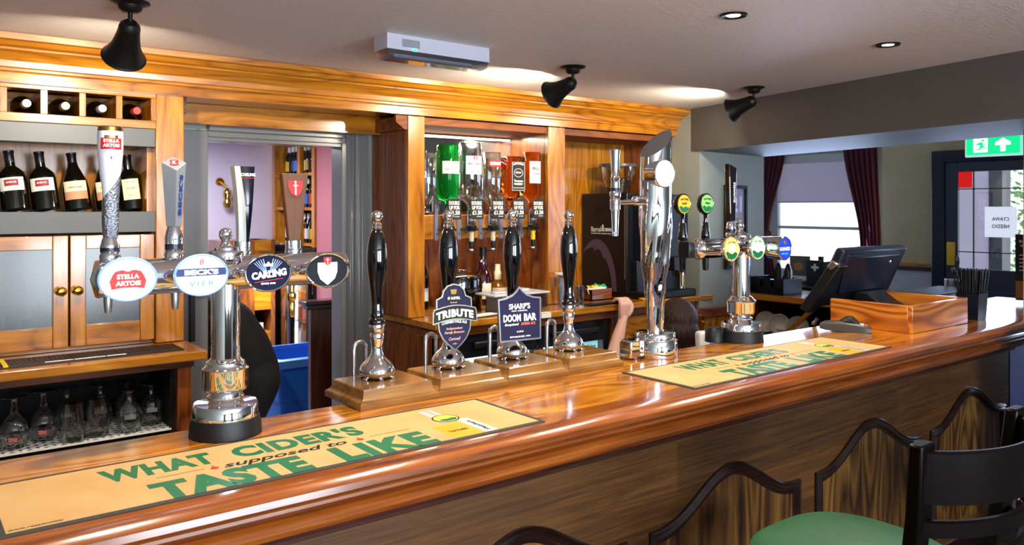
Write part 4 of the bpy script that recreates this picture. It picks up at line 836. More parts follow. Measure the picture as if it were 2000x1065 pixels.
# upturned glasses on the mesh
gz = .6785
def goblet(x, y, label, kind):
    t = thing({'s': 'beer_chalice', 'p': 'pint_glass', 'g': 'stem_glass'}[kind], label, 'glass', (x, y, gz), 'upturned glasses on the mesh shelf')
    if kind == 's': pr = [(.040, 0), (.052, .03), (.053, .06), (.045, .095), (.025, .125), (.014, .138), (.016, .150), (.012, .165), (.011, .188), (.016, .196), (.048, .202), (.048, .206)]
    elif kind == 'p': pr = [(.048, 0), (.045, .05), (.040, .10), (.036, .148), (.036, .156)]
    else: pr = [(.044, 0), (.052, .04), (.052, .07), (.040, .105), (.020, .125), (.012, .14), (.012, .165), (.020, .172), (.043, .178), (.043, .181)]
    inn = [(max(r-.002, .001), z+.0) for r, z in pr if z < (.13 if kind != 'p' else .148)][::-1]
    part('glass', MB(thin).lathe(pr+([] if kind != 'p' else [(.001, .156)])+([(.001, pr[-1][1])] if kind != 'p' else []), 32), t)
    F = frame((0, 0, 0), (math.cos(-.2), math.sin(-.2), 0), (0, 0, 1)) @ T(0, 0, .052)
    if kind == 's': part('logo', MB(redi).at(F).patch(-.020, .020, .030, .050, .0525, .001).use(wht).text('STELLA', 0, .0445, .030, .006, .002, bend=.053).text('ARTOIS', 0, .0365, .030, .006, .002, bend=.053), t, smooth=False)
    elif kind == 'g': part('logo', MB(pm('etched_grey', '#9a9da0', .6)).at(F).patch(-.020, .024, .060, .078, .0525, .001), t, smooth=False)
    else: part('logo', MB(pm('etched_dark', '#5a5248', .6)).at(frame((0, 0, 0), (math.cos(-.2), math.sin(-.2), 0), (0, 0, 1)) @ T(0, 0, .044)).text('MAGNERS', 0, 0, .01, .01).at(frame((0, 0, 0), (math.cos(-.2), math.sin(-.2), 0), (0, 0, 1)) @ T(0, .08, .044) @ RZ(PI/2)).text('MAGNERS', 0, 0, .09, .018, .001, bold=.02), t, smooth=False)
goblet(.405, 3.80, 'upturned stemmed lager glass with red logo, leftmost on the mesh shelf', 's')
goblet(.515, 3.85, 'upturned stemmed lager glass with red logo beside the first pint glass', 's')
goblet(.610, 3.76, 'upturned plain pint glass next to the red-logo glasses', 'p')
goblet(.705, 3.79, 'upturned plain pint glass next to the round stemmed glasses', 'p')
goblet(.830, 3.77, 'upturned round stemmed glass with grey band, front left of its cluster', 'g')
goblet(.935, 3.84, 'upturned round stemmed glass with grey band nearest the rack post', 'g')
goblet(.86, 3.95, 'upturned round stemmed glass behind the banded ones, rear right', 'g')
goblet(.75, 3.95, 'upturned round stemmed glass in the back row behind the second pint glass', 'g')
goblet(.62, 3.97, 'upturned stemmed glass in the dark back row behind the first pint glass', 'g')
goblet(.30, 3.86, 'upturned stemmed lager glass cut off by the left picture edge', 's')

# rubber mat on the ledge
t = thing('rubber_mat', 'long black ribbed rubber bar mat with white and yellow print on the short ledge', 'bar mat', (.2, 3.78, 1.0205), world=True)
m = MB(blackr).box(-.7, 1.03, 3.665, 3.85, 1.0205, 1.025)
for i in range(70):
    x = 1.02-i*.018; m.box(x-.005, x+.004, 3.72, 3.845, 1.025, 1.0268)
part('mat', m, t, smooth=False)
m = MB(wht)
for a, b_ in ((.50, .60), (.605, .72), (.725, .80)): m.box(a, b_, 3.688, 3.702, 1.025, 1.0262)
m.use(pm('mat_yellow', '#e8c81e', .5)).box(.355, .372, 3.668, 3.848, 1.025, 1.0305).box(.0, .345, 3.688, 3.702, 1.025, 1.0262)
part('print', m, t, smooth=False)
t = thing('door_bolt', 'black and brass vertical bolt fixed on the grey frame beside the wine cabinet', 'bolt', (1.27, 4.27, 1.05), world=True)
part('rod', MB(bronze).box(1.235, 1.262, 4.295, 4.318, .95, 1.20), t, bevel=.004)
part('bracket', MB(bronze).box(1.235, 1.33, 4.29, 4.318, 1.19, 1.225).use(brass).at(T(1.315, 4.285, 1.20) @ RX(PI/2)).lathe([(.001, 0), (.009, 0), (.007, .006), (.001, .007)], 12), t, bevel=.003)

# ------------------------------------------------------------------ optics
def spirit(x, label, r, zb, zt, glass, square=False, lab=None, neckr=.016):
    """bottle upside down: neck at the bottom (zb), base up (zt)"""
    y = 4.0; t = thing('spirit_bottle', label, 'bottle', (x, y, 1.0), 'spirit bottles hung upside down on the optics', world=True)
    pr = [(.001, zb-.05), (neckr, zb-.05), (neckr, zb-.008), (neckr+.008, zb+.006), (r*.78, zb+.030), (r, zb+.055), (r, zt-.008), (r-.006, zt), (.001, zt-.006)]
    m = MB(glass)
    if square:
        rings = []
        for q, z in pr:
            rings.append([(x+q*1.06*(abs(math.cos(a))**.35)*(1 if math.cos(a) > 0 else -1), y+q*1.06*(abs(math.sin(a))**.35)*(1 if math.sin(a) > 0 else -1), z) for a in [2*PI*(k+.5)/32 for k in range(32)]])
        m.loft(rings)
    else: m.at(T(x, y, 0)).lathe(pr, 36)
    part('glass', m, t, ang=50)
    if lab:
        m = MB(); lab(m, frame((x, y, 0), (1, 0, 0), (0, 0, 1)), r)
        if m.v: part('label', m, t, smooth=False)
    return t
gr = pm('glass_green', '#18d048', .02, trans=.9, ior=1.25); cl = spirit_clear; whk = pm('glass_whisky', '#f09030', .0, trans=1, ior=1.25)
def F_(M, r, tw=-.12): return M @ RY(tw) @ T(0, 0, r)
def l_gordon(m, M, r): m.use(paper).at(F_(M, r)).patch(-.062, .062, 1.845, 1.918, r, .001).use(pm('ink_olive', '#7a7a60', .6)).text("Gordon's", 0, 1.876, .085, .022, .002, bend=r, shear=.3).use(black).text('*', 0, 1.922, .016, .016, .002, bend=r)
def l_bacardi(m, M, r): m.use(pm('label_white', '#f2f4f4', .5)).at(F_(M, r)).patch(-.058, .058, 1.845, 1.965, r, .001).use(pm('label_red2', '#c8381e', .5)).ellipse(.015, .016, r and 0.0, .001) if False else m.use(pm('label_white', '#f2f4f4', .5)).at(F_(M, r)).patch(-.058, .058, 1.845, 1.955, r, .001).use(redi).text('o', 0, 1.945, .028, .028, .002, bend=r, bold=.025).use(black).text('BACARDI', 0, 1.908, .084, .014, .002, bend=r, bold=.03).text('x * x', 0, 1.862, .06, .010, .002, bend=r, bold=.05)
def l_smir(m, M, r): m.use(redi).at(F_(M, r)).patch(-.046, .046, 1.895, 1.935, r, .001).use(wht).text('SMIRNOFF', 0, 1.915, .078, .020, .002, bend=r, bold=.03)
def l_jack(m, M, r):
    m.use(black).at(M @ T(0, 0, r*1.06)).box(-.054, .054, 1.750, 1.930, .0, .0012).use(paper)
    for a, b_, c, d in ((-.050, .050, 1.926, 1.928), (-.050, .050, 1.752, 1.754), (-.050, -.048, 1.752, 1.928), (.048, .050, 1.752, 1.928)): m.box(a, b_, c, d, .0012, .0018)
    m.text("JACK DANIEL'S", 0, 1.912, .085, .013, .0012, bold=.03, arc=.006).text('Tennessee', 0, 1.812, .07, .014, .0012, shear=.2, bold=.02).text('WHISKEY', 0, 1.792, .07, .013, .0012, bold=.03).text('OLD No.7', 0, 1.864, .045, .012, .0012, bold=.03)
    m.sweep([(-.001, .0012), (.001, .0012), (.001, .002), (-.001, .002)], [(.034*math.cos(2*PI*i/28), 1.862+.026*math.sin(2*PI*i/28)) for i in range(28)], loop=True)
    m.text('90 PROOF BY VOLUME', 0, 1.768, .08, .006, .0012)
def l_bells(m, M, r): m.use(pm('label_silver', '#d8d8d0', .5)).at(F_(M, r)).patch(-.045, .045, 1.80, 1.94, r, .001).use(black).text('BELLS', 0, 1.895, .055, .018, .002, bend=r, bold=.02).text('ORIGINAL', 0, 1.86, .05, .008, .002, bend=r)
spirit(2.484, 'clear spirit bottle half hidden by the left post of the optics bay', .058, 1.665, 1.965, cl)
spirit(2.628, 'green gin bottle hung upside down, script label', .068, 1.668, 2.015, gr, lab=l_gordon)
spirit(2.790, 'clear white-rum bottle with white label and red disc, hung upside down', .070, 1.662, 2.035, cl, lab=l_bacardi)
spirit(2.952, 'clear vodka bottle with narrow red label, hung upside down', .060, 1.655, 1.985, cl, lab=l_smir)
spirit(3.112, 'square black-labelled amber whiskey bottle, hung upside down', .062, 1.690, 1.965, whk, square=True, lab=l_jack)
spirit(3.272, 'amber whisky bottle with silver label at the right end, hung upside down', .058, 1.680, 2.0, whk, lab=l_bells)
op = thing('optic_measure', 'optic measure with price card under the green gin bottle', 'optic', (2.628, 3.985, 1.02), 'optic measures on the oak rail')
part('cylinder', MB(acrylic).lathe([(.024, .50), (.027, .505), (.027, .60), (.022, .61), (.016, .625)], 24), op)
part('collar', MB(blackp).lathe([(.001, .482), (.026, .484), (.032, .492), (.034, .515), (.028, .52)], 24).box(-.045, .045, -.01, .05, .485, .500), op)
part('nozzle', MB(pm('optic_cream', '#b8b49c', .4)).lathe([(.012, .482), (.017, .475), (.012, .455), (.016, .445), (.0135, .42), (.001, .42)], 20), op, label='cream plunger')
part('tip', MB(blackp).lathe([(.0145, .42), (.015, .40), (.011, .375), (.001, .375)], 20).use(white).lathe([(.0115, .374), (.0115, .366), (.001, .366)], 18).use(blackp).lathe([(.001, .362), (.042, .362), (.042, .359), (.001, .359)], 24), op)
part('bracket', MB(pm('bracket_alu', '#a8aec4', .3, .7)).box(-.062, -.040, .055, .075, .43, .70).use(blackp).box(-.054, -.048, .0535, .055, .46, .47).box(-.054, -.048, .0535, .055, .62, .63), op, smooth=False)
F = frame((.012, -.040, .616), (1, -.05, 0), (0, .1, 1))
m = MB(black).at(F).box(-.044, .044, -.062, .062, 0, .002).use(wht).text('DOUBLE', 0, .036, .070, .022, .002, bold=.025).text('UP FOR', 0, .008, .070, .022, .002, bold=.025).text('£1.50', 0, -.022, .068, .025, .002, bold=.025).text('per measure', .014, -.046, .034, .006, .002)
part('price_card', m, op, smooth=False, label='black card reading Double up for £1.50')
for x, l in ((2.790, 'under the white-rum bottle'), (2.952, 'under the red-labelled vodka bottle'), (3.112, 'under the square black-labelled whiskey bottle'), (3.272, 'under the silver-labelled whisky bottle, right end')):
    dup(op, (x, 3.985, 1.02), None, 'optic measure with price card '+l)
for r in SC.objects:
    if r.name.startswith('optic_measure') and r.get('label', '').find('silver') > 0:
        for c_ in r.children:
            if c_.name.startswith('nozzle'): c_.data = c_.data.copy(); c_.data.materials[0] = pm('optic_yellow', '#d8b42c', .4); c_['label'] = 'yellow plunger'

# ------------------------------------------------------------------ things on the back counter
Z = 1.0205
t = thing('ice_bucket', 'round black ice bucket with a clear lid on the back counter behind the second pump', 'bucket', (2.78, 4.07, Z))
part('bucket', MB(blackg).lathe([(.001, 0), (.125, 0), (.13, .01), (.135, .18), (.130, .195), (.001, .195)], 40, sy=.8), t)
part('lid', MB(acrylic).lathe([(.132, .195), (.132, .205), (.10, .222), (.001, .226)], 40, sy=.8), t)
part('lid_handle', MB(acrylic).box(-.03, .03, -.01, .01, .222, .245), t, bevel=.006)
def bottle(name, label, x, y, pr, mat, cap=None, lab=None, grp='bottles standing at the back of the optics bay'):
    t = thing(name, label, 'bottle', (x, y, Z), grp); part('glass', MB(mat).lathe(pr, 28), t)
    if cap: part('cap', MB(cap[0]).lathe(cap[1], 20), t)
    if lab: part('label', MB(lab[0]).at(frame((0, 0, 0), (1, 0, 0), (0, 0, 1)) @ RY(-.3) @ T(0, 0, lab[3])).patch(-lab[3]*.9, lab[3]*.9, lab[1], lab[2], lab[3], .0008), t, smooth=False)
wp = lambda r, h: [(.001, 0), (r, 0), (r, h*.55), (r*.8, h*.66), (r*.38, h*.78), (r*.36, h), (.001, h)]
bottle('wine_bottle', 'pale green wine bottle with white and green label beside the left post', 2.50, 4.14, wp(.042, .33), pm('glass_pale_green', '#7a8a3a', .05, trans=.6), (white, [(.0165, .27), (.0165, .333), (.001, .334)]), (pm('label_green', '#6fb43c', .6), .04, .16, .0425))
bottle('cordial_bottle', 'slim black-topped bottle behind the second pump handle', 2.60, 4.24, wp(.038, .36), wineg, (blackp, [(.016, .29), (.018, .36), (.008, .40), (.001, .40)]), (white, .05, .13, .0385))
bottle('liqueur_bottle', 'dark red liqueur bottle with black cap behind the ice bucket', 3.03, 4.20, [(.001, 0), (.055, 0), (.055, .17), (.045, .21), (.034, .225), (.034, .275), (.02, .29), (.02, .33), (.001, .33)], pm('glass_maroon', '#3a0c18', .05, coat=.6), (blackp, [(.024, .31), (.024, .37), (.001, .37)]), (paper, .04, .14, .0555))
bottle('brandy_flask', 'round amber brandy flask with cream neck behind the clear storage box', 3.18, 4.24, [(.001, 0), (.03, 0), (.055, .03), (.062, .07), (.055, .11), (.022, .15), (.020, .20), (.001, .20)], pm('glass_amber', '#c07a18', .03, trans=.7, ior=1.3), (cream, [(.022, .15), (.024, .20), (.018, .21), (.018, .25), (.001, .25)]), (cream, .04, .10, .0625))
t = thing('storage_box', 'clear and white plastic lidded box on the back counter behind the Doom Bar clip', 'box', (3.03, 3.85, Z))
part('box', MB(acrylic).box(-.17, .17, -.09, .09, 0, .10).use(white).box(-.165, -.16, -.085, .085, .0, .098), t, bevel=.006)
part('lid', MB(pm('lid_white', '#c4c8d0', .3)).box(-.24, .185, -.10, .10, .10, .112).box(-.20, -.12, -.05, .0, .112, .124).box(.02, .08, -.03, .04, .112, .13), t, bevel=.004)
part('contents', MB(pm('contents_grey', '#8a8ea0', .6)).box(-.15, .15, -.07, .07, .004, .07), t, bevel=.01)
t = thing('cup_tube', 'tall clear tube of plastic cups with white lid at the end of the optics bay', 'tube', (3.40, 3.84, Z))
part('tube', MB(acrylic).lathe([(.001, 0), (.033, 0), (.036, .20), (.033, .20)], 24), t)
part('cups', MB(pm('cups_white', '#c8ccd8', .4)).lathe([(.026, .005)]+[(.026+.004*(i % 2), .01+i*.012) for i in range(15)]+[(.001, .19)], 20), t)
part('lid', MB(white).lathe([(.001, .20), (.055, .20), (.055, .208), (.001, .208)], 24), t)
t = thing('tumbler', 'clear plastic tumbler standing left of the sachet box', 'glass', (3.545, 3.84, Z))
part('glass', MB(acrylic).lathe([(.001, 0), (.026, 0), (.031, .115), (.029, .115), (.024, .006), (.001, .006)], 24), t)
t = thing('sachet_box', 'small brown wooden box full of sugar sachets in front of the coffee machine', 'box', (3.80, 3.95, Z))
part('box', MB(red_x).box(-.10, .10, -.055, .055, 0, .008).box(-.10, .10, -.055, -.047, 0, .075).box(-.10, .10, .047, .055, 0, .075).box(-.10, -.092, -.055, .055, 0, .075).box(.092, .10, -.055, .055, 0, .075), t, smooth=False)
def sachet(x, y, z, c, rx, ry, lab):
    s_ = thing('sachet', lab, 'sachet', (3.80+x, 3.95+y, Z+z), 'sachets in the small wooden box')
    part('paper', MB(pm('sachet_'+c[1:], c, .6)).at(RX(rx) @ RY(ry)).loft([[(-.034, -.02, .0), (.034, -.02, 0), (.034, .02, 0), (-.034, .02, 0)], [(-.03, -.016, .006), (.03, -.016, .006), (.03, .016, .006), (-.03, .016, .006)]]), s_, smooth=False)
for x, y, z, c, rx, ry, l in ((-.055, 0, .078, '#d8c420', .9, .3, 'yellow sachet at the left of the sachet box'), (-.03, -.02, .082, '#e0c828', 1.1, .2, 'yellow sachet leaning beside the green one'), (.05, .0, .082, '#18a060', .7, -.3, 'green sachet on top at the right of the sachet box'), (.03, .02, .085, '#1aa868', .9, .4, 'green sachet behind the front green one'), (0, -.03, .07, '#e4e2da', 1.3, 0, 'white sachet in the middle of the sachet box'), (.03, -.035, .066, '#dcdce0', 1.2, .1, 'white sachet at the front right of the box'), (-.07, -.03, .064, '#e0dfe6', 1.2, -.2, 'white sachet at the front left corner of the box')):
    sachet(x, y, z, c, rx, ry, l)
tag(part('service_tray', MB(blackp).at(T(3.66, 3.745, Z)).box(-.17, .14, -.055, .05, 0, .004).box(-.17, .14, -.055, -.05, 0, .012).use(steel).box(-.35, -.12, -.03, .04, .0, .003), None, smooth=False), 'flat black tray lying at the counter edge by the fourth pump', 'tray')
tag(part('folded_menu', MB(blackp).at(T(2.70, 3.76, Z) @ RZ(.2)).box(-.13, .14, -.05, .05, 0, .004).use(paper).box(-.11, .12, -.035, .04, .004, .006), None, smooth=False), 'flat black-edged white card lying on the back counter right of the Tribute clip', 'card')
tag(part('shelf_ticket', MB(paper).box(3.075, 3.15, 3.664, 3.669, .985, 1.012), None, smooth=False), 'small white price ticket stuck on the back counter edge', 'ticket')

# ------------------------------------------------------------------ coffee machine
cm = thing('coffee_machine', 'tall black coffee machine lettered Barrel & Bean with a clear bean hopper', 'coffee machine', (4.25, 4.05, 1.02), world=True)
part('body', MB(blackp).box(4.0, 4.43, 3.86, 4.31, 1.05, 1.745).box(4.02, 4.42, 3.90, 4.28, 1.022, 1.05), cm, bevel=.008)
part('front', MB(navyp).box(4.06, 4.53, 3.765, 3.905, 1.28, 1.735).use(blackp).box(4.04, 4.53, 3.80, 3.905, 1.05, 1.28).box(4.02, 4.53, 3.69, 3.905, 1.022, 1.07), cm, bevel=.008)
part('screen', MB(pm('dark_screen', '#0c1018', .08)).box(4.10, 4.30, 3.761, 3.766, 1.42, 1.64), cm, bevel=.002)
part('spout', MB(blackp).box(4.33, 4.43, 3.72, 3.80, 1.20, 1.30).use(goldm).box(4.44, 4.49, 3.75, 3.80, 1.16, 1.27), cm, bevel=.006)
part('hinge_strip', MB(steel).box(3.996, 4.0, 3.872, 3.880, 1.15, 1.70), cm, smooth=False)
m = MB(blackp).at(frame((3.999, 4.155, 1.40), (0, -1, 0), (0, 0, 1)))
m.use(pm('dark_recess', '#050506', .5)).box(-.01, .06, .20, .25, .0, .001)
m.use(wht).text('Barrel', -.005, .090, .10, .036, 0, .001, bold=.01).text('&', .066, .100, .030, .050, 0, .001, bold=.03).text('BEAN', .118, .088, .062, .024, 0, .001, bold=.06).text('PASSION FOR COFFEE & BEER', .045, .060, .20, .008, 0, .001)
cr = [(.0+.20*math.cos(a), -.34+.36*math.sin(a)) for a in [PI*.72-(PI*.72+.0)*i/18 for i in range(19)]]
inn = [(-.035+.19*math.cos(a), -.34+.30*math.sin(a)) for a in [PI*.0+(PI*.70)*i/18 for i in range(19)]]
inn = [(x+(.0), y-(.028 if i in (8, 12) else 0)) for i, (x, y) in enumerate(inn)]
m.use(pm('mauve_print', '#5a4a62', .5)).prism(cr+inn, 0, .001)
part('logo', m, cm, smooth=False, label='white lettering and mauve splash on the side')
part('logo', MB(wht).at(frame((4.47, 3.763, 1.36), (1, 0, 0), (0, 0, 1))).text('Barrel', 0, .012, .07, .022, .001).text('&BEAN', 0, -.014, .08, .020, .001, bold=.05), cm, smooth=False, label='small white lettering on the front')
part('hopper', MB(thin).at(T(4.17, 4.11, 0)).lathe([(.085, 1.745), (.090, 1.78), (.118, 1.85), (.130, 1.935)], 40), cm)
part('hopper_lid', MB(pm('lid_grey', '#4a4c54', .35)).at(T(4.17, 4.11, 0)).lathe([(.001, 1.936), (.136, 1.936), (.138, 1.944), (.134, 1.958), (.001, 1.96)], 40), cm)
m = MB(pm('coffee_bean', '#3a2010', .4))
for i in range(420):
    a = random.random()*2*PI; z = 1.755+random.random()*.10; rm = .080+(z-1.745)*.30; q = rm*math.sqrt(random.random()*.55+.45)-.008
    if z > 1.835: q = rm*math.sqrt(random.random())-.008
    m.at(T(4.17+q*math.cos(a), 4.11+q*math.sin(a), z) @ RZ(random.random()*6) @ RX(random.random()*3)).lathe([(.001, -.007), (.005, -.004), (.0055, 0), (.005, .004), (.001, .007)], 6)
m.at(T(4.17, 4.11, 0)).lathe([(.001, 1.75), (.070, 1.75), (.098, 1.835), (.001, 1.84)], 24)
part('beans', m, cm, kind='stuff')
tag(part('yellow_sponge', MB(pm('sponge_yellow', '#d8a820', .7)).at(T(4.02, 3.72, Z)).box(-.03, .03, -.02, .02, 0, .016), None, bevel=.004), 'small yellow sponge at the back counter edge below the coffee machine', 'sponge')

# ------------------------------------------------------------------ ceiling fittings
def spotlight(x, y, tgt, label):
    t = thing('spotlight', label, 'spotlight', (x, y, 2.35), 'bell-shaped ceiling spotlights')
    part('ceiling_rose', MB(bronze).lathe([(.001, 0), (.062, 0), (.064, -.005), (.052, -.010), (.040, -.014), (.036, -.028), (.026, -.036), (.001, -.038)], 36), t)
    part('stem', MB(bronze).tube([(0, 0, -.034), (0, 0, -.075)], .008, 12), t)
    d = (Vector(tgt)-Vector((x, y, 2.25))).normalized(); q = d.to_track_quat('Z', 'Y').to_matrix().to_4x4()
    M = T(0, 0, -.078) @ q
    part('shade', MB(bronze).at(M).lathe([(.001, -.012), (.020, -.010), (.032, .004), (.035, .014), (.035, .020), (.037, .040), (.043, .075), (.050, .105), (.062, .135), (.074, .150), (.072, .151), (.048, .10), (.034, .04)], 44), t)
    part('bulb', MB(pm('bulb_warm', '#ffe9c4', .3, emit=12)).at(M).lathe([(.001, .06), (.026, .062), (.028, .072), (.001, .078)], 20), t)
    return M
for x, y, tg, l, e in ((.655, 2.965, (.70, 4.1, 1.35), 'bronze bell spotlight at the upper left, seen from behind', 30), (2.70, 2.975, (2.55, 3.95, 1.9), 'bronze bell spotlight in the middle, right of the emergency light', 30), (4.002, 2.84, (3.75, 4.0, 1.85), 'bronze bell spotlight at the right end of the cornice', 28)):
    M = spotlight(x, y, tg, l); p = T(x, y, 2.35) @ M @ Vector((0, 0, .10)); q = T(x, y, 2.35) @ M @ Vector((0, 0, 1))
    spot('spotlight_beam', p, q, e*1.45, 165, (1, .87, .66), .25, .03)
def downlight(x, y, label):
    t = thing('downlight', label, 'downlight', (x, y, 2.35), 'recessed ceiling downlights')
    part('ring', MB(bronze).lathe([(.030, -.003), (.034, -.006), (.046, -.008), (.050, -.004), (.050, .0), (.030, .0)], 40), t)
    part('lamp', MB(chrome).lathe([(.031, -.001), (.029, -.004), (.022, -.002)], 30).use(pm('lamp_glow', '#fff2d8', .3, emit=9)).lathe([(.001, -.0045), (.024, -.0045), (.024, -.0015), (.001, -.0015)], 30), t)
downlight(2.432, 1.812, 'round recessed ceiling downlight nearer the camera, upper right'); downlight(3.397, 1.732, 'round recessed ceiling downlight farther away near the grey beam')
for x, y, e in ((2.432, 1.812, 26), (3.397, 1.732, 26), (1.45, 1.75, 26), (.55, 1.75, 26)):
    spot('downlight_beam', (x, y, 2.335), (x, y, 0), e*1.5, 140, (1, .88, .70), .6, .03)
downlight(1.45, 1.75, 'recessed downlight above the hand pumps'); downlight(.55, 1.75, 'recessed downlight above the near tower')
el = thing('emergency_light', 'white oblong emergency light with green indicator on the ceiling', 'emergency light', (1.84, 2.90, 2.35))
m_ = RZ(.03)
part('housing', MB(pm('housing_white', '#c4c4d4', .4)).at(m_).box(-.26, .26, -.045, .06, -.062, 0).use(pm('label_grey', '#8c8f98', .6)).box(-.19, -.105, -.0462, -.045, -.048, -.016), el, bevel=.006)
part('diffuser', MB(acrylic).at(m_).loft([[(-.258, -.043, -.062), (.258, -.043, -.062), (.258, .058, -.062), (-.258, .058, -.062)], [(-.25, -.038, -.088), (.25, -.038, -.088), (.25, .052, -.088), (-.25, .052, -.088)], [(-.235, -.028, -.098), (.235, -.028, -.098), (.235, .042, -.098), (-.235, .042, -.098)]]).use(pm('tube_grey', '#9a98a4', .3)).box(-.2, .2, .0, .015, -.085, -.07), el, smooth=False)
part('indicator', MB(pm('led_green', '#00e070', .3, emit=8)).at(m_ @ T(-.13, -.047, -.058)).lathe([(.001, -.005), (.005, -.003), (.005, .003), (.001, .005)], 12), el)

# ------------------------------------------------------------------ right end of the counter
C = 1.0905
t = thing('till_surround', 'open oak box built round the till on the counter', 'box', (3.82, 1.9, C), world=True)
part('side', MB(till_wy).box(3.55, 3.572, 1.722, 2.09, C, 1.213), t, bevel=.003)
part('front', MB(till_w).box(3.55, 4.10, 1.70, 1.722, C, 1.213), t, bevel=.003)
part('side', MB(till_wy).box(4.078, 4.10, 1.722, 2.09, C, 1.213), t, bevel=.003)
t = thing('till', 'black touch-screen till seen from behind, tilted on its stand', 'till', (3.95, 2.0, C), world=True)
part('stand', MB(blackp).loft([[(3.72, 1.90, C), (4.05, 1.90, C), (4.05, 2.085, C), (3.72, 2.085, C)], [(3.76, 1.95, C+.04), (4.03, 1.95, C+.04), (4.03, 2.085, C+.04), (3.76, 2.085, C+.04)], [(3.90, 2.03, C+.08), (4.16, 2.03, C+.08), (4.16, 2.16, C+.08), (3.90, 2.16, C+.08)], [(3.90, 2.10, C+.125), (4.14, 2.10, C+.125), (4.14, 2.20, C+.125), (3.90, 2.20, C+.125)]]), t, bevel=.006)
def slab(m, x0, x1, yb, zb, yt, zt, th):
    d = Vector((0, yt-yb, zt-zb)).normalized(); n = Vector((0, d.z, -d.y))*th
    m.loft([[(x, yb, zb), (x, yb+n.y, zb+n.z), (x, yt+n.y, zt+n.z), (x, yt, zt)] for x in (x0, x1)])
m = MB(navyp)
th = .05
m.loft([[(3.70, 2.24, 1.145), (3.70, 2.285, 1.165), (3.70, 2.145, 1.45), (3.70, 2.10, 1.435)], [(4.30, 2.21, 1.145), (4.30, 2.26, 1.165), (4.33, 2.145, 1.45), (4.33, 2.10, 1.43)]])
part('screen_housing', m, t, bevel=.010)
part('rear_cover', MB(navyp).loft([[(3.80, 2.20, 1.20), (4.22, 2.19, 1.20), (4.27, 2.11, 1.415), (3.74, 2.11, 1.415)], [(3.86, 2.15, 1.22), (4.18, 2.14, 1.22), (4.22, 2.085, 1.40), (3.80, 2.085, 1.40)]]), t, bevel=.006)
part('screen', MB(pm('till_screen', '#22303c', .1)).loft([[(x, 2.285, 1.180), (x, 2.290, 1.183), (x, 2.165, 1.437), (x, 2.160, 1.434)] for x in (3.73, 4.27)]), t, smooth=False)
part('card_reader', MB(blackp).loft([[(x, 2.225, 1.125), (x, 2.275, 1.145), (x, 2.105, 1.385), (x, 2.055, 1.365)] for x in (3.575, 3.655)]).use(steel).loft([[(x, 2.10, 1.345), (x, 2.125, 1.36), (x, 2.095, 1.392), (x, 2.062, 1.376)] for x in (3.571, 3.60)]), t, bevel=.005)
part('lock', MB(chrome).at(T(4.10, 2.082, 1.365) @ RX(PI/2)).lathe([(.001, 0), (.008, 0), (.007, .005), (.001, .006)], 14), t)
t = thing('card_terminal', 'grey handheld card payment terminal lying on the counter before the oak box', 'card terminal', (3.40, 1.92, C), rot=math.radians(-62))
m = MB(pm('terminal_grey', '#3c3c38', .35))
sec = [(-.115, .012, .030, .034), (-.09, .006, .040, .036), (-.03, .002, .046, .036), (.03, 0, .042, .037), (.075, 0, .030, .036), (.10, .004, .022, .030)]
m.loft([[(x, -w, z0), (x, w, z0), (x, w, z1*.8), (x, w*.8, z1), (x, -w*.8, z1), (x, -w, z1*.8)] for x, z0, z1, w in sec])
part('body', m, t, ang=30)
part('printer_cover', MB(blackp).loft([[(x, -w, z-.02), (x, w, z-.02), (x, w*.8, z), (x, -w*.8, z)] for x, w, z in ((-.03, .030, .050), (0, .034, .068), (.025, .034, .066), (.05, .032, .042))]), t, bevel=.003)
part('keypad', MB(pm('key_blue', '#b8cce0', .4)).box(.052, .07, -.028, .028, .030, .036).use(redi).box(.073, .084, -.028, -.012, .026, .032).use(pm('key_yellow', '#e0b020', .4)).box(.073, .084, -.008, .008, .026, .032).use(pm('key_green', '#20a050', .4)).box(.073, .084, .012, .028, .026, .032), t, smooth=False)
t = thing('chrome_tap_part', 'small chrome fitting on the counter back edge beside the card terminal', 'fitting', (3.52, 2.13, 1.11), world=True)
part('body', MB(steel).at(T(3.47, 2.12, 1.105) @ RX(.6) @ Matrix.Scale(.6, 4)).lathe([(.001, -.03), (.016, -.03), (.018, -.01), (.012, 0), (.012, .02), (.016, .03), (.001, .03)], 16), t)
t = thing('black_tray', 'low black plastic tray behind the oak till box', 'tray', (4.4, 1.97, C))
part('tray', MB(blackp).box(-.22, .22, -.10, .10, 0, .11).use(blackr).box(-.24, .24, -.11, .11, .11, .118), t, bevel=.004)
t = thing('straw_caddy', 'square dark blue caddy packed with black straws and stirrers beside the oak box', 'caddy', (4.27, 1.752, C))
m = MB(navyp); W0, W1, Hh = .047, .054, .13
m.loft([[(-W0, -W0, 0), (W0, -W0, 0), (W0, W0, 0), (-W0, W0, 0)], [(-W1, -W1, Hh), (W1, -W1, Hh), (W1, W1, Hh), (-W1, W1, Hh)]], cap=False)
m.loft([[(-W0+.003, -W0+.003, .003), (W0-.003, -W0+.003, .003), (W0-.003, W0-.003, .003), (-W0+.003, W0-.003, .003)], [(-W1+.003, -W1+.003, Hh), (W1-.003, -W1+.003, Hh), (W1-.003, W1-.003, Hh), (-W1+.003, W1-.003, Hh)]], cap=False)
m.add([(-W0, -W0, .001), (W0, -W0, .001), (W0, W0, .001), (-W0, W0, .001)], [(0, 1, 2, 3)])
part('cup', m, t, smooth=False)
rs = random.Random(5)
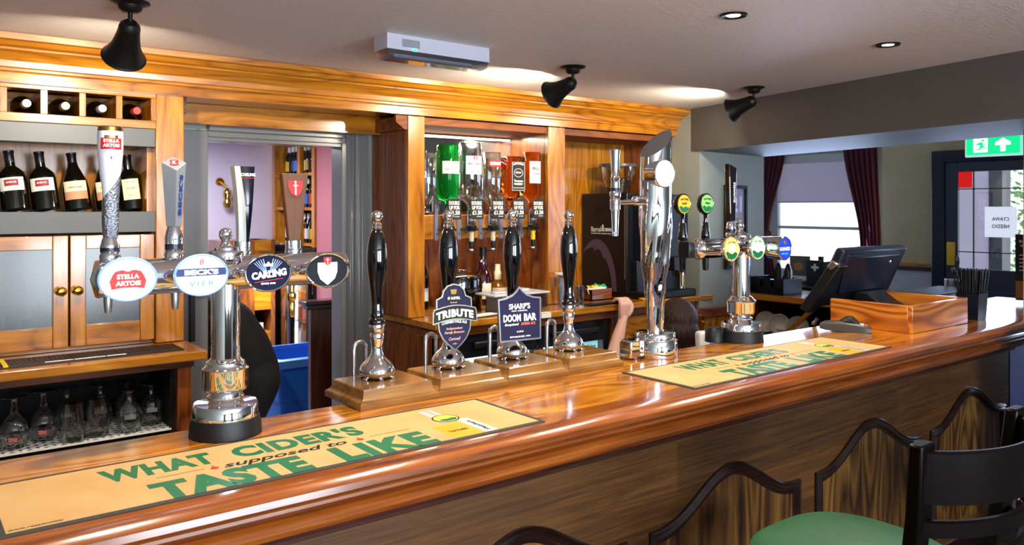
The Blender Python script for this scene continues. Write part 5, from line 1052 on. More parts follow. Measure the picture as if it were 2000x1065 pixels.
for i in range(64):
    gx = (i % 8-3.5)/3.5; gy = (i//8-3.5)/3.5
    lean = (.09+.05*rs.random()) if gx > .7 else .02*rs.random(); hgt = .235+.02*rs.random()
    x0 = gx*.036+rs.uniform(-.003, .003); y0 = gy*.036+rs.uniform(-.003, .003)
    dx = gx*.014+rs.uniform(-.006, .006); dy = gy*.012-.018*(gy < -.7)*rs.random()
    if i == 0: st = None
    s_ = part('straw', MB(pm('straw_black', '#0a0a0c', .25)).tube([(x0, y0, .005), (x0+dx, y0+dy, hgt)], .0034, 6), None)
    s_.location = (4.27, 1.752, C)
    tag(s_, 'black drinking straw standing in the square blue caddy', 'straw', 'black straws in the caddy')
for k, (x, y, tx_, ty_, h_, l) in enumerate(((-.030, .025, -.075, .055, .225, 'black plastic spoon leaning out at the left of the straw caddy'), (-.015, .030, -.035, .050, .275, 'black plastic spoon standing tallest in the straw caddy'), (-.025, .0, -.085, .02, .175, 'black plastic spoon drooping lowest from the straw caddy'))):
    t = thing('spoon', l, 'spoon', (4.27, 1.752, C), 'black plastic spoons in the caddy')
    part('handle', MB(blackp).tube([(x, y, .01), (tx_, ty_, h_)], .0035, 8), t)
    part('bowl', MB(blackp).at(T(tx_, ty_, h_+.015) @ RY(-.3)).ell((0, 0, 0), (.016, .006, .022), 16, 10), t)
t = thing('tumbler', 'clear glass tumbler standing behind the straws', 'glass', (4.62, 2.0, C))
part('glass', MB(thin).lathe([(.001, 0), (.030, 0), (.036, .16), (.034, .16), (.028, .008), (.001, .008)], 28), t)
t = thing('menu_holder', 'tall black menu card standing on the far end of the counter', 'menu', (5.18, 1.83, C))
m = MB(black).at(frame((0, 0, 0), (.35, -1, 0), (0, 0, 1))).box(-.055, .055, .02, .40, -.003, .003)
m.use(pm('menu_photo', '#8a5a34', .5)).box(-.053, .053, .03, .13, .003, .004).use(pm('menu_food', '#c8a888', .5)).ellipse(.018, .022, .004, .005, .01, .09, 20).use(wht).text('BURGER', 0, .36, .07, .014, .003).text('OF THE', 0, .335, .06, .014, .003)
for i in range(5): m.box(-.035, .03, .19+.022*i, .194+.022*i, .003, .004)
part('card', m, t, smooth=False); part('foot', MB(acrylic).at(frame((0, 0, 0), (.35, -1, 0), (0, 0, 1))).box(-.05, .05, 0, .02, -.03, .03), t, smooth=False)

# ------------------------------------------------------------------ return counter beyond the opening
rc = thing('return_counter', 'oak return counter with an open dark shelf below, inside the opening', 'counter', (5.3, 3.0, 0), world=True)
part('top', MB(wood('return_oak', TOP, 'y', .2, .8)).box(5.12, 5.62, 2.12, 3.72, .955, 1.0), rc, bevel=.005)
part('back_panel', MB(dark_in).box(5.56, 5.60, 2.12, 3.72, 0, .955).use(red_z).box(5.16, 5.56, 3.68, 3.72, 0, .955), rc, smooth=False)
part('shelf', MB(pm('shelf_white', '#b8b6b0', .5)).box(5.16, 5.56, 2.12, 3.68, .66, .69), rc, smooth=False)
part('strut', MB(oakz).loft([[(5.14, 3.54, .60), (5.14, 3.50, .60), (5.18, 3.50, .60), (5.18, 3.54, .60)], [(5.14, 3.155, .955), (5.14, 3.115, .955), (5.18, 3.115, .955), (5.18, 3.155, .955)]]), rc, label='slanting light wooden strut')
bowl = thing('bowl', 'white pudding bowl lying tipped on the shelf, middle one', 'bowl', (5.25, 3.50, .775), 'white bowls on the low shelf')
part('bowl', MB(pm('crockery', '#d8d6d0', .2, coat=.5)).at(frame((0, 0, 0), (.55, -.83, 0), (.2, .3, 1)) @ RX(.25)).lathe([(.001, -.04), (.035, -.04), (.055, -.02), (.075, .015), (.078, .03), (.074, .03), (.06, -.005), (.03, -.028), (.001, -.03)], 36), bowl)
dup(bowl, (5.26, 3.62, .78), None, 'white pudding bowl lying tipped behind the chrome drum of the smaller tower'); dup(bowl, (5.27, 3.36, .77), None, 'white pudding bowl tipped against the slanting strut')
t = thing('plate_stack', 'stack of white plates under the tipped bowls', 'plates', (5.36, 3.46, .692))
m = MB(pm('crockery', '#d8d6d0', .2))
for i in range(4): m.lathe([(.001, i*.011), (.07, i*.011), (.13, .010+i*.011), (.13, .013+i*.011), (.07, .004+i*.011), (.001, .004+i*.011)], 36, c=(0, 0, 0))
part('plates', m, t)
t = thing('napkin_caddy', 'black slotted napkin and bottle caddy on the return counter', 'caddy', (5.285, 3.555, 1.0), rot=math.radians(-8))
m = MB(navyp)
for a, b_ in ((-.16, -.07), (-.035, .035), (.07, .16)): m.box(-.10, -.094, a, b_, .0, .12)
m.box(-.10, .10, -.16, .16, 0, .02).box(-.10, -.094, -.16, .16, .02, .05).box(-.10, .10, .154, .16, 0, .12).box(-.10, .10, -.16, -.154, 0, .12).box(.094, .10, -.16, .16, 0, .12).use(blackp).box(-.02, .02, -.15, .15, .02, .10)
part('box', m, t, bevel=.003)
part('bottle', MB(blackp).at(T(.03, .0, .02)).lathe([(.001, 0), (.03, 0), (.03, .15), (.012, .20), (.001, .21)], 20), t); part('bottle', MB(pm('sauce_dark', '#1a1412', .2, coat=.5)).at(T(.03, -.09, .02)).lathe([(.001, 0), (.03, 0), (.03, .15), (.012, .20), (.001, .21)], 20), t)
tag(part('green_mat', MB(pm('bar_towel_green', '#2f5a44', .8)).box(5.16, 5.36, 2.86, 3.24, 1.001, 1.006), None, bevel=.002), 'flat green bar towel on the return counter', 'towel')
for i, (x, y, w, h_, c, l) in enumerate(((6.15, 3.90, .17, .23, '#6a5a54', 'table menu card with a food picture standing before the window'), (6.15, 3.76, .14, .20, '#20222c', 'dark table menu card beside the one with the food picture'))):
    t = thing('menu_card', l, 'menu', (x, y, 1.0), 'menu cards on the front room table')
    m = MB(pm('card'+c[1:], c, .6)).at(frame((0, 0, 0), (.3, -1, 0), (0, 0, 1))).box(-w/2, w/2, 0, h_, -.002, .002)
    if i == 0: m.use(pm('menu_burger', '#b87838', .5)).ellipse(.04, .035, .002, .003, -.01, .14, 20).use(paper).box(-.06, .06, .02, .06, .002, .003)
    else: m.use(wht).text('+', 0, .14, .06, .06, .002, bold=.05)
    part('card', m, t, smooth=False)
tb = thing('table', 'tall dark wooden table in front of the bright window', 'table', (6.15, 3.83, .07))
part('top', MB(stool_w).box(-.30, .30, -.35, .35, .90, .93), tb, bevel=.005)
for sx in (-1, 1):
    for sy in (-1, 1): part('leg', MB(stool_w).box(sx*.26-.02, sx*.26+.02, sy*.31-.02, sy*.31+.02, -.07, .90), tb)
t = thing('dining_chair', 'brown wooden chair back against the bright window', 'chair', (6.85, 3.85, 0))
part('seat', MB(stool_w).box(-.2, .2, -.2, .2, .60, .63), t, bevel=.005)
for sx in (-1, 1): part('leg', MB(stool_w).box(.15*sx-.018, .15*sx+.018, -.19, -.155, 0, .60), t)
for sx in (-1, 1): part('leg', MB(stool_w).box(-.19 if sx < 0 else .155, -.155 if sx < 0 else .19, .155, .19, 0, 1.20), t)
part('backrest', MB(stool_w).box(-.19, .19, .16, .185, 1.04, 1.15).box(-.19, .19, .16, .185, .80, .88), t, bevel=.004)
t = thing('picture_frame', 'black framed poster with large pale numbers on the grey wall beside the opening', 'picture', (5.03, 3.70, 1.4), world=True)
F = frame((5.01, 3.722, 1.50), (.92, .11, 0), (0, 0, 1))
part('frame', MB(black).at(F).box(-.155, .155, -.31, -.285, 0, .022).box(-.155, .155, .285, .31, 0, .022).box(-.155, -.13, -.285, .285, 0, .022).box(.13, .155, -.285, .285, 0, .022), t, bevel=.002)
m = MB(pm('poster_mauve', '#8e86a4', .5)).at(F).box(-.13, .13, -.285, .285, 0, .006).use(pm('poster_red', '#a84048', .5)).box(.02, .13, -.10, .0, .006, .007).use(pm('poster_pale', '#c8cce0', .5)).text('21', .02, .17, .15, .12, .006, bold=.04).text('18', .0, .0, .12, .10, .006, bold=.04).text('challenge', 0, -.13, .16, .03, .006)
part('poster', m, t, smooth=False)

# curtains, blind
cur = cloth('curtain_burgundy', '#74404c', .18)
def curtain(y0t, y1t, y0b, y1b, zt, zb, label, flare=None):
    rings = []; n = 60; K = 16
    def row(z, a, b_, off):
        r_ = []
        for i in range(n+1):
            u = i/n; y = a+(b_-a)*u; x = 7.38+.028*math.sin(u*2*PI*6.5+.5)*(1 if z < zt-.08 else .6)
            r_.append((x+off, y, z))
        for i in range(n, -1, -1):
            u = i/n; y = a+(b_-a)*u; x = 7.38+.028*math.sin(u*2*PI*6.5+.5)*(1 if z < zt-.08 else .6); r_.append((x+off+.006, y, z))
        return r_
    for k in range(K+1):
        u = k/K; z = zt+(zb-zt)*u; s = u*u*(3-2*u)
        rings.append(row(z, y0t+(y0b-y0t)*s, y1t+(y1b-y1t)*s, 0))
    if flare:
        for k in range(1, 7):
            u = k/6; rings.append(row(zb-.5*u, y0b+(flare[0]-y0b)*u, y1b+(flare[1]-y1b)*u, 0))
    t = thing('curtain', label, 'curtain', (7.38, y0t, zt), 'burgundy curtains at the window', world=True)
    part('drape', MB(cur).loft(rings), t, ang=80)
    part('tie_back', MB(cur).box(7.33, 7.43, min(y0b, y1b)-.01, max(y0b, y1b)+.01, zb-.03, zb+.03), t, bevel=.01)
curtain(5.25, 4.85, 5.20, 5.06, 2.30, 1.36, 'burgundy curtain tied back at the left side of the window', (5.25, 4.95))
curtain(4.22, 3.87, 4.04, 3.835, 2.30, 1.24, 'burgundy curtain tied back at the right side of the window', (4.1, 3.83))
t = thing('roller_blind', 'pale lilac roller blind half drawn down the window', 'blind', (7.43, 4.5, 1.7), world=True)
part('fabric', MB(pane('dummy') if False else cloth('blind_lilac', '#d8d2e0', .6)).box(7.452, 7.455, 4.02, 5.0, 1.70, 2.12), t, smooth=False)
part('bar', MB(white).box(7.447, 7.460, 4.02, 5.0, 1.69, 1.705).box(7.435, 7.466, 3.93, 5.06, 2.10, 2.18), t, bevel=.003)
# exit sign
t = thing('exit_sign', 'green lit emergency exit sign with running figure and up arrow', 'sign', (5.6, 2.17, 2.3), world=True)
gm = pm('exit_green', '#10b070', .3, emit=1.3); F = frame((5.59, 2.168, 2.05), (0, -1, 0), (0, 0, 1))
part('case', MB(pm('exit_edge', '#a8e8d8', .3, emit=.5)).at(F).box(-.170, .170, -.075, .075, -.03, -.002), t, bevel=.004)
m = MB(gm).at(F @ T(0, -.006, 0) @ Matrix.Diagonal((1, .80, 1, 1))).box(-.158, .158, -.070, .085, -.002, .001); wl = pm('exit_white', '#f4fff8', .3, emit=1.6)
m.use(wl).prism([(.045, -.05), (.075, -.05), (.075, .0), (.105, -.0), (.105, .02), (.060, .055), (.015, .02), (.015, 0), (.045, 0)], .001, .002).box(-.115, -.03, -.052, .058, .001, .002)
m.use(gm).ellipse(.010, .010, .002, .003, -.058, .042, 16).prism([(-.078, .030), (-.062, .032), (-.056, .005), (-.046, -.012), (-.038, -.016), (-.046, -.024), (-.060, -.014), (-.072, -.030), (-.100, -.036), (-.100, -.026), (-.080, -.020), (-.076, .002), (-.088, .010), (-.094, -.002), (-.102, .000), (-.094, .020)], .002, .003).prism([(-.056, .022), (-.036, .012), (-.038, .004), (-.058, .012)], .002, .003)
part('face', m, t, smooth=False)
part('hanger', MB(white).box(5.60, 5.62, 2.10, 2.13, 2.12, 2.50).box(5.60, 5.62, 2.22, 2.25, 2.12, 2.50), t)
# small screen behind the counter
t = thing('small_screen', 'small white-cased screen glowing blue behind the counter beside the crouching person', 'screen', (3.2, 2.6, 0), world=True)
F = frame((3.235, 2.50, .955), (.95, -.3, 0), (0, .1, 1))
part('case', MB(white).at(F).box(-.105, .105, -.10, .085, -.05, 0), t, bevel=.016, seg=3)
part('display', MB(pm('display_blue', '#3c6cc0', .2, emit=.5)).at(F).box(-.05, .08, -.08, .045, 0, .002), t, smooth=False)
part('stand', MB(blackp).box(3.21, 3.27, 2.51, 2.57, 0, .90), t)

# ------------------------------------------------------------------ bar stools
def stool(x, y, rot, seatm, label, studs=False):
    t = thing('bar_stool', label, 'bar stool', (x, y, 0), 'bar stools at the counter', rot=rot)
    def sq(r, z, k=.75): return [(r*(abs(math.cos(a))**k)*(1 if math.cos(a) > 0 else -1), r*(abs(math.sin(a))**k)*(1 if math.sin(a) > 0 else -1), z) for a in [2*PI*(i+.5)/48 for i in range(48)]]
    part('seat', MB(seatm).loft([sq(.215, .715), sq(.235, .72), sq(.240, .74), sq(.235, .765), sq(.21, .782), sq(.12, .790), sq(.01, .792)]), t, ang=60)
    part('seat_frame', MB(stool_w).loft([sq(.225, .665), sq(.235, .67), sq(.235, .715), sq(.22, .717)]), t, ang=40)
    if studs:
        m = MB(chrome)
        for i, p in enumerate(sq(.240, .725)): m.ell(p, (.007, .007, .007), 8, 6)
        part('studs', m, t)
    for sx in (-1, 1):
        part('leg', MB(stool_w).loft([[(sx*.20-.02, .22-.02, 0), (sx*.20+.02, .22-.02, 0), (sx*.20+.02, .22+.02, 0), (sx*.20-.02, .22+.02, 0)], [(sx*.17-.02, .17-.02, .68), (sx*.17+.02, .17-.02, .68), (sx*.17+.02, .17+.02, .68), (sx*.17-.02, .17+.02, .68)]]), t, bevel=.004)
        rings = []
        for y_, z, w, d in ((-.25, 0, .020, .018), (-.225, .66, .022, .018), (-.25, .85, .026, .018), (-.272, 1.0, .030, .016), (-.285, 1.155, .031, .015)):
            xx = sx*(.20 if z < .7 else .20+.045*(z-.66)/.5); rings.append([(xx-w, y_-d, z), (xx+w, y_-d, z), (xx+w, y_+d, z), (xx-w, y_+d, z)])
        part('leg', MB(stool_w).loft(rings), t, bevel=.005)
    def slat(z0, z1, bul, th=.016, wd=.235, yb=-.27, name='back_rail'):
        pts = []; n = 26
        for i in range(n+1):
            a = -1+2*i/n; pts.append((a*wd, yb-bul*(1-a*a)**.8))
        m = MB(stool_w).sweep([(-th/2, z0), (th/2, z0), (th/2, (z0+z1)/2), (th/2, z1-.004), (th/4, z1), (-th/4, z1), (-th/2, z1-.004)], pts)
        part(name, m, t, ang=40)
    slat(1.030, 1.140, .11, .02, .245, -.285, 'top_rail'); slat(.955, .990, .105, .018, .235, -.275); slat(.885, .915, .10, .018, .23, -.265)
    m = MB(stool_w)
    m.box(-.19, .19, .19, .215, .30, .33).box(-.19, .19, -.245, -.22, .30, .33).box(-.20, -.175, -.23, .20, .36, .39).box(.175, .20, -.23, .20, .36, .39)
    part('foot_rail', m, t, bevel=.004)
gv = noisy('green_vinyl', '#2c5a3e', '#386848', 5, .42, .02, spec=.4)
stool(1.955, 1.085, 0, gv, 'dark curved-back bar stool with green vinyl seat, lower right foreground')
stool(3.01, .835, .05, pm('red_leather', '#9c3a34', .35), 'dark bar stool with studded red leather seat at the right edge', True)

# ------------------------------------------------------------------ people
skinm = pm('skin', '#e4b4a2', .5, spec=.4); blk = noisy('black_cloth', '#08080c', '#0e0e14', 30, .85, .1)
hairm = noisy('brown_hair', '#140a08', '#3a2018', 26, .5, .9, sxyz=(5, 5, .5), dist=.008, detail=8, spec=.3)
pa = thing('person', 'person with dark brown hair crouching behind the counter, one hand gripping the back counter edge', 'person', (3.45, 3.0, 0), world=True)
fd = Vector((.55, .80, -.22)).normalized(); hc = Vector((3.56, 3.06, .945)); rt2 = Vector((fd.y, -fd.x, 0)).normalized(); up2 = rt2.cross(fd)
HM = frame(hc, rt2, up2)
def head(mb, M):
    mb.at(M); mb.ell((0, .012, .01), (.075, .100, .092), 28, 18).ell((0, -.05, -.035), (.055, .06, .055)).ell((0, -.012, -.092), (.012, .022, .018)).ell((0, .012, -.082), (.040, .012, .014)).ell((0, -.055, -.086), (.024, .007, .010)).ell((0, -.066, -.082), (.020, .006, .010)).ell((.076, -.008, .005), (.010, .028, .018)).ell((-.076, -.008, .005), (.010, .028, .018)).at(Matrix())
TRUNK = ([(3.34, 2.90, .30), (3.39, 2.93, .48), (3.44, 2.97, .62), (3.49, 3.0, .74)], [.15, .135, .145, .12])
ARM = ([(3.37, 3.12, .74), (3.46, 3.36, .60), (3.575, 3.585, .665), (3.66, 3.615, .80), (3.735, 3.638, .925)], [.062, .050, .046, .042, .030])
ARM2 = ([(3.62, 2.90, .70), (3.82, 3.02, .52), (3.95, 3.26, .48)], [.060, .045, .028])
LEGS = [([(3.27, 2.98, .28), (3.34, 3.32, .15), (3.20, 3.0, .09), (3.15, 2.88, .05)], [.11, .08, .06, .045]), ([(3.44, 2.86, .28), (3.64, 3.16, .15), (3.44, 2.84, .09), (3.38, 2.74, .05)], [.11, .08, .06, .045])]
b_ = MB(skinm); limb(b_, *TRUNK); limb(b_, [(3.50, 3.01, .78), (3.535, 3.04, .87)], [.055, .052]); head(b_, HM)
limb(b_, *ARM); limb(b_, *ARM2)
for l_ in LEGS: limb(b_, *l_)
# gripping hand: palm up the edge, four bent fingers over the worktop, thumb from the side
hx_, hy_ = 3.748, 3.640
b_.loft([[(hx_+a*w+dx, hy_+b2, z) for a, b2 in ((-1, -.010), (-.8, -.018), (0, -.021), (.8, -.018), (1, -.010), (1, .008), (.8, .016), (0, .019), (-.8, .016), (-1, .008))] for w, dx, z in ((.030, -.014, .918), (.037, -.008, .945), (.045, -.002, .975), (.050, .002, 1.005), (.049, .003, 1.028))])
for i, (dx_, ln) in enumerate(((-.038, .90), (-.0125, 1.05), (.0135, 1.0), (.038, .78))):
    x = hx_+.003+dx_; limb(b_, [(x, 3.636, 1.022), (x+.001, 3.646, 1.050), (x+.002, 3.652+.030*ln, 1.054), (x+.003, 3.652+.055*ln, 1.038), (x+.003, 3.652+.066*ln, 1.032)], [.0125, .0122, .0110, .0100, .0085], 12, 4)
limb(b_, [(hx_+.028, 3.634, .950), (hx_+.058, 3.632, .975), (hx_+.070, 3.636, 1.005), (hx_+.066, 3.650, 1.036)], [.018, .0140, .0125, .0100], 12, 4)
part('body', fuse(b_, .0055, 3), pa, ang=80)
part('eyes', MB(white).at(HM).ell((.03, .016, -.078), (.012, .007, .010)).ell((-.03, .016, -.078), (.012, .007, .010)), pa)
# hair: rounded bob falling to the collar, open at the face
h_ = MB(hairm).at(HM @ T(.012, .012, .01) @ Matrix.Scale(1.17, 4)).ell((0, .035, .022), (.100, .108, .108), 32, 20).ell((0, -.03, .060), (.094, .085, .072), 28, 16).ell((.062, -.045, .028), (.036, .075, .058)).ell((-.062, -.045, .028), (.036, .075, .058)).ell((0, -.085, .062), (.080, .050, .050)).at(Matrix())
part('hair', fuse(h_, .006, 4), pa, ang=80)
t_ = MB(blk); limb(t_, TRUNK[0], [r+.014 for r in TRUNK[1]]); limb(t_, [(3.49, 2.99, .76), (3.52, 3.02, .83)], [.085, .066])
limb(t_, [(3.47, 3.0, .74), ARM[0][0], ARM[0][1], (3.50, 3.44, .61)], [.09, .078, .064, .058]); limb(t_, [(3.50, 2.98, .72), ARM2[0][0], ARM2[0][1]], [.09, .076, .058])
part('top', fuse(t_, .008), pa, ang=80, label='black top')
t_ = MB(white); limb(t_, [(3.50, 3.44, .612), ARM[0][2], (3.592, 3.590, .69)], [.050, .052, .051]); part('cuff', fuse(t_, .006), pa, ang=80, label='pale sleeve cuff')
t_ = MB(blk); limb(t_, [TRUNK[0][0], (3.36, 2.91, .40)], [.166, .155])
for l_ in LEGS: limb(t_, l_[0][:3], [r+.014 for r in l_[1][:3]])
part('trousers', fuse(t_, .008), pa, ang=80)
m = MB(blackp).ell((3.13, 2.85, .045), (.06, .10, .045)).ell((3.36, 2.71, .045), (.06, .10, .045)); part('shoes', m, pa)

pb = thing('person', 'person in black clothes bending down in the doorway behind the lager tower', 'person', (1.62, 4.72, 0), world=True)
PM = frame((1.30, 4.60, .93), (0, -1, 0), (-.75, 0, -.55))
TR = ([(1.66, 4.66, .66), (1.60, 4.65, .80), (1.52, 4.64, .93), (1.44, 4.62, 1.0)], [.17, .17, .165, .13])
AR = [([(1.42, 4.48, .98), (1.46, 4.42, .70), (1.36, 4.42, .50), (1.32, 4.42, .42)], [.062, .05, .04, .03]), ([(1.46, 4.78, .98), (1.44, 4.80, .70), (1.34, 4.76, .50), (1.30, 4.75, .42)], [.062, .05, .04, .03])]
LG = [([(1.68, 4.57, .62), (1.60, 4.57, .36), (1.68, 4.57, .10), (1.60, 4.57, .05)], [.125, .09, .06, .05]), ([(1.68, 4.75, .62), (1.60, 4.75, .36), (1.68, 4.75, .10), (1.60, 4.75, .05)], [.125, .09, .06, .05])]
b_ = MB(skinm); limb(b_, *TR); limb(b_, [(1.42, 4.62, 1.0), (1.36, 4.61, .97)], [.06, .055]); head(b_, PM)
for l_ in AR+LG: limb(b_, *l_)
for k, y_ in ((0, 4.42), (1, 4.75)):
    for i, ln in enumerate((.9, 1.05, 1.0, .8)): limb(b_, [(1.32-.02*k, y_-.027+.018*i, .41), (1.31-.02*k, y_-.028+.019*i, .37), (1.315-.02*k, y_-.028+.019*i, .37-.035*ln)], [.011, .0105, .008], 10, 3)
    limb(b_, [(1.33-.02*k, y_+.02, .43), (1.345-.02*k, y_+.035, .40), (1.345-.02*k, y_+.035, .375)], [.013, .012, .009], 10, 3)
part('body', fuse(b_, .0065, 3), pb, ang=80)
m = MB(blk); limb(m, TR[0], [r+.014 for r in TR[1]]); limb(m, [(1.46, 4.63, .99), (1.40, 4.62, .98)], [.10, .07])
for l_ in AR: limb(m, [(1.48, l_[0][0][1]*.6+4.63*.4, .96)]+l_[0][:3], [.09]+[r+.012 for r in l_[1][:3]])
part('jacket', fuse(m, .008), pb, ang=80, label='black jacket')
m = MB(blk); limb(m, [TR[0][0], (1.63, 4.655, .72)], [.182, .18])
for l_ in LG: limb(m, l_[0][:3], [r+.014 for r in l_[1][:3]])
part('trousers', fuse(m, .008), pb, ang=80)
h_ = MB(hairm).at(PM).ell((0, .03, .022), (.088, .100, .100)).ell((0, -.02, .050), (.084, .07, .06)).at(Matrix()); part('hair', fuse(h_, .007), pb, ang=80)
m = MB(blackp).ell((1.62, 4.57, .045), (.12, .05, .045)).ell((1.62, 4.75, .045), (.12, .05, .045)); part('shoes', m, pb)

pb.location.x += .05; pb.location.y += .12

# ------------------------------------------------------------------ store room
t = thing('half_wall', 'dark stained half-height wooden partition with moulded cap just inside the doorway', 'partition', (2.3, 4.8, 0), world=True)
part('panel', MB(wood('dark_partition', ['#1e0a04', '#3a1508', '#4a1e0c', '#5c2a12'], 'z', .3, .5, fig=.3)).box(2.11, 2.80, 4.78, 4.82, 0, 1.0), t, smooth=False)
part('cap', MB(dark_m).box(2.06, 2.82, 4.74, 4.86, 1.03, 1.055).box(2.08, 2.81, 4.76, 4.84, 1.0, 1.03), t, bevel=.006)
t = thing('storage_bin', 'blue plastic storage bin with thick rim on the store room floor', 'bin', (2.42, 5.75, 0))
bl_ = pm('bin_blue', '#1e6ad0', .35)
def rr(w, d, z): return [(sx*(w-.03)+.03*math.cos(a), sy*(d-.03)+.03*math.sin(a), z) for sx, sy, a0 in ((1, 1, 0), (-1, 1, PI/2), (-1, -1, PI), (1, -1, 1.5*PI)) for a in (a0, a0+PI/6, a0+PI/3, a0+PI/2)]
part('tub', MB(bl_).loft([rr(.20, .24, 0), rr(.22, .26, .25), rr(.235, .275, .26), rr(.255, .30, .55), rr(.245, .29, .55), rr(.19, .23, .02)]), t, ang=30)
part('rim', MB(pm('bin_rim', '#4a90e8', .35)).loft([rr(.255, .30, .52), rr(.285, .33, .51), rr(.29, .335, .565), rr(.24, .285, .57), rr(.245, .29, .53)], cap=False), t, ang=30)
t = thing('drinks_fridge', 'tall black glass-door drinks fridge glowing in the store room', 'fridge', (3.1, 6.83, 0), world=True)
part('casing', MB(blackp).box(2.84, 3.40, 6.36, 7.30, 0, .12).box(2.84, 3.40, 6.36, 7.30, 1.22, 1.30).box(2.84, 3.40, 6.36, 6.40, .12, 1.22).box(2.84, 3.40, 7.26, 7.30, .12, 1.22).box(3.36, 3.40, 6.40, 7.26, .12, 1.22), t, bevel=.004)
for y in (6.40, 6.84):
    d = part('door', MB(blackp).box(2.80, 2.84, y, y+.04, .12, 1.24).box(2.80, 2.84, y+.38, y+.42, .12, 1.24).box(2.80, 2.84, y+.04, y+.38, .12, .18).box(2.80, 2.84, y+.04, y+.38, 1.18, 1.24), t, bevel=.003)
    part('pane', MB(thin).box(2.818, 2.822, y+.04, y+.38, .18, 1.18), d, smooth=False)
    part('handle', MB(steel).box(2.77, 2.785, y+.36, y+.375, .4, 1.0), d, bevel=.003)
for z in (.38, .64, .90): part('shelf', MB(steel).box(2.86, 3.34, 6.42, 7.25, z, z+.008), t, smooth=False)
part('lamp', MB(pm('fridge_strip', '#dce8ff', .4, emit=5)).box(2.86, 2.88, 6.80, 6.82, .14, 1.2), t, smooth=False)
area('drinks_fridge_glow', (2.87, 6.83, 1.16), (3.1, 6.83, .5), .1, .8, 20, (.85, .92, 1))
cols = ['#c8d0dc', '#3a7a3c', '#b8342c', '#3a60b8', '#d8d4c8', '#5a3a1c', '#e0a8b0']
rs = random.Random(2); first = {}
names = {'#c8d0dc': 'silver', '#3a7a3c': 'green', '#b8342c': 'red', '#3a60b8': 'blue', '#d8d4c8': 'white', '#5a3a1c': 'brown', '#e0a8b0': 'pink'}
for zi, z in enumerate((.122, .39, .65, .91)):
    for i in range(9):
        c = cols[(i*3+zi*2) % 7]; y = 6.45+i*.093
        lab = '%s drinks bottle on the %s shelf of the store room fridge%s' % (names[c], ('bottom', 'second lowest', 'second highest', 'top')[zi], ', door-frame side' if i < 2 else ', lilac wall side' if i > 6 else '')
        if c not in first:
            b = thing('drinks_bottle', lab, 'bottle', (2.93, y, z), 'drinks bottles in the store room fridge')
            part('glass', MB(pm('drink'+c[1:], c, .25)).lathe([(.001, 0), (.032, 0), (.033, .11), (.028, .14), (.013, .17), (.012, .205), (.001, .206)], 16), b); first[c] = b
        else: dup(first[c], (2.93, y, z), None, lab)
# small bottles in the under-counter fridge
rs = random.Random(4); ff = {}
cc = [('#2ea878', 'green'), ('#c8d8e0', 'clear'), ('#c04878', 'pink'), ('#2a6ab0', 'blue'), ('#d8c060', 'yellow'), ('#5a3418', 'brown')]
for i in range(15):
    c, nm = cc[(i*5+i//6) % 6]; x = 2.60+i*.073
    lab = '%s bottle standing %s in the lit under-counter fridge' % (nm, ('at the far left', 'left of the lock', 'below the left door handle', 'just left of the door gap', 'behind the door gap', 'right of the door gap', 'below the right door handle', 'at the far right near the sticker')[min(7, i//2)])
    if c not in ff:
        b = thing('mixer_bottle', lab, 'bottle', (x, 3.92, .607), 'bottles in the under-counter fridge'); part('glass', MB(pm('mixer'+c[1:], c, .15, coat=.5)).lathe([(.001, 0), (.026, 0), (.027, .09), (.022, .115), (.011, .14), (.011, .165), (.001, .166)], 18), b)
        part('cap', MB(white).lathe([(.0125, .158), (.013, .17), (.001, .171)], 14), b); part('label', MB(paper).lathe([(.0275, .03), (.0275, .08)], 18), b); ff[c] = b
    else: dup(ff[c], (x, 3.92, .607), None, lab)
t = thing('crate_rack', 'brown wooden rack with square openings beside the store room fridge', 'rack', (2.65, 7.25, 0), world=True)
m = MB(oakx); 
part('frame', MB(red_z).box(2.30, 2.60, 7.10, 7.45, 0, 1.35).box(2.75, 2.79, 7.10, 7.45, 0, 1.35).use(oakx).box(2.60, 2.75, 7.10, 7.13, .0, .16).box(2.60, 2.75, 7.10, 7.13, .34, .52).box(2.60, 2.75, 7.10, 7.13, .72, .90).box(2.60, 2.75, 7.10, 7.13, 1.10, 1.35).use(dark_in).box(2.60, 2.75, 7.40, 7.45, 0, 1.35), t, smooth=False)
for z in (.16, .52, .90):
    part('shelf', MB(oakx).box(2.60, 2.75, 7.13, 7.40, z-.02, z), t, smooth=False)
for z, l in ((.16, 'bottom'), (.52, 'middle'), (.90, 'top')):
    s_ = tag(part('paper_roll', MB(paper).at(T(2.675, 7.22, z)).lathe([(.001, 0), (.05, 0), (.05, .07), (.001, .07)], 20), None), 'white paper roll in the %s opening of the brown rack' % l, 'paper roll')
up_ = thing('wall_shelf_unit', 'tall oak shelf unit of spirit bottles seen high through the doorway', 'shelves', (3.0, 6.7, 1.32), world=True)
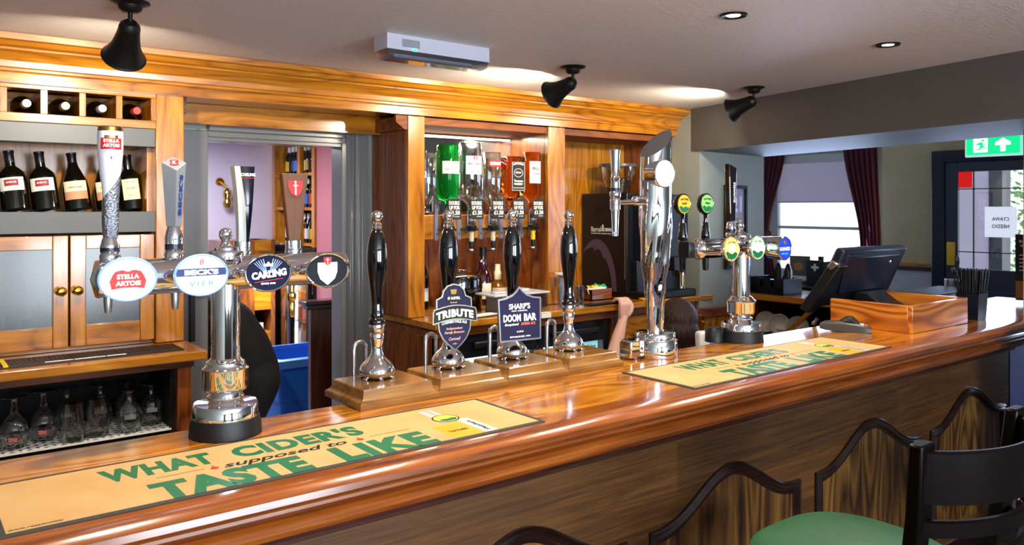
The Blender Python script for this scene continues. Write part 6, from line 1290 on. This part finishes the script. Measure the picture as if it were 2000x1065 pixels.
part('upright', MB(oakz).box(2.84, 3.10, 7.24, 7.30, 1.305, 2.38), up_, smooth=False); part('upright', MB(oakz).box(2.84, 3.10, 6.36, 6.42, 1.305, 2.38), up_, smooth=False); part('upright', MB(oakz).box(2.82, 2.86, 6.62, 6.68, 1.305, 2.38), up_, smooth=False)
part('back_panel', MB(dark_in).box(3.10, 3.13, 6.36, 7.30, 1.305, 2.38), up_, smooth=False)
for z in (1.31, 1.62, 1.92): part('shelf', MB(oaky).box(2.86, 3.10, 6.42, 7.24, z, z+.025), up_, smooth=False)
k = 0; fb = {}
for z, l in ((1.336, 'bottom'), (1.646, 'middle'), (1.946, 'top')):
    for i in range(9):
        c, nm = (('#3a78d8', 'blue'), ('#0c0a10', 'black'), ('#d8b020', 'yellow'), ('#d8dce4', 'clear'), ('#e05a18', 'orange'))[(i+k) % 5]; y = 6.48+i*.088
        if abs(y-6.65) < .05: pass
        lab = '%s-labelled spirit bottle on the %s shelf of the store room unit%s' % (nm, l, ', near the pink wall' if i < 4 else ', near the lilac wall')
        if c not in fb:
            b = thing('spirit_bottle', lab, 'bottle', (2.96, y, z), 'spirit bottles in the store room'); part('glass', MB(wineg).lathe([(.001, 0), (.036, 0), (.037, .15), (.03, .18), (.013, .21), (.013, .25), (.001, .251)], 16), b)
            part('label', MB(pm('lbl'+c[1:], c, .5)).lathe([(.0375, .03), (.0375, .12)], 16), b); part('cap', MB(white).lathe([(.0145, .20), (.0145, .255), (.001, .256)], 12), b); fb[c] = b
        else: dup(fb[c], (2.96, y, z), None, lab)
    k += 2
t = thing('wall_light', 'small brass wall light on the lilac store room wall', 'wall light', (2.44, 7.5, 1.8), world=True)
part('bracket', MB(brass).at(T(2.42, 7.5, 1.88) @ RX(PI/2)).lathe([(.001, 0), (.04, 0), (.035, .015), (.001, .02)], 20).at(Matrix()).tube([(2.42, 7.48, 1.88), (2.42, 7.42, 1.86), (2.46, 7.41, 1.83)], .010, 10), t)
part('shade', MB(goldm).at(T(2.46, 7.41, 1.72)).lathe([(.02, .10), (.035, .08), (.04, .04), (.03, .0), (.045, -.04), (.03, -.08), (.001, -.09)], 12), t)
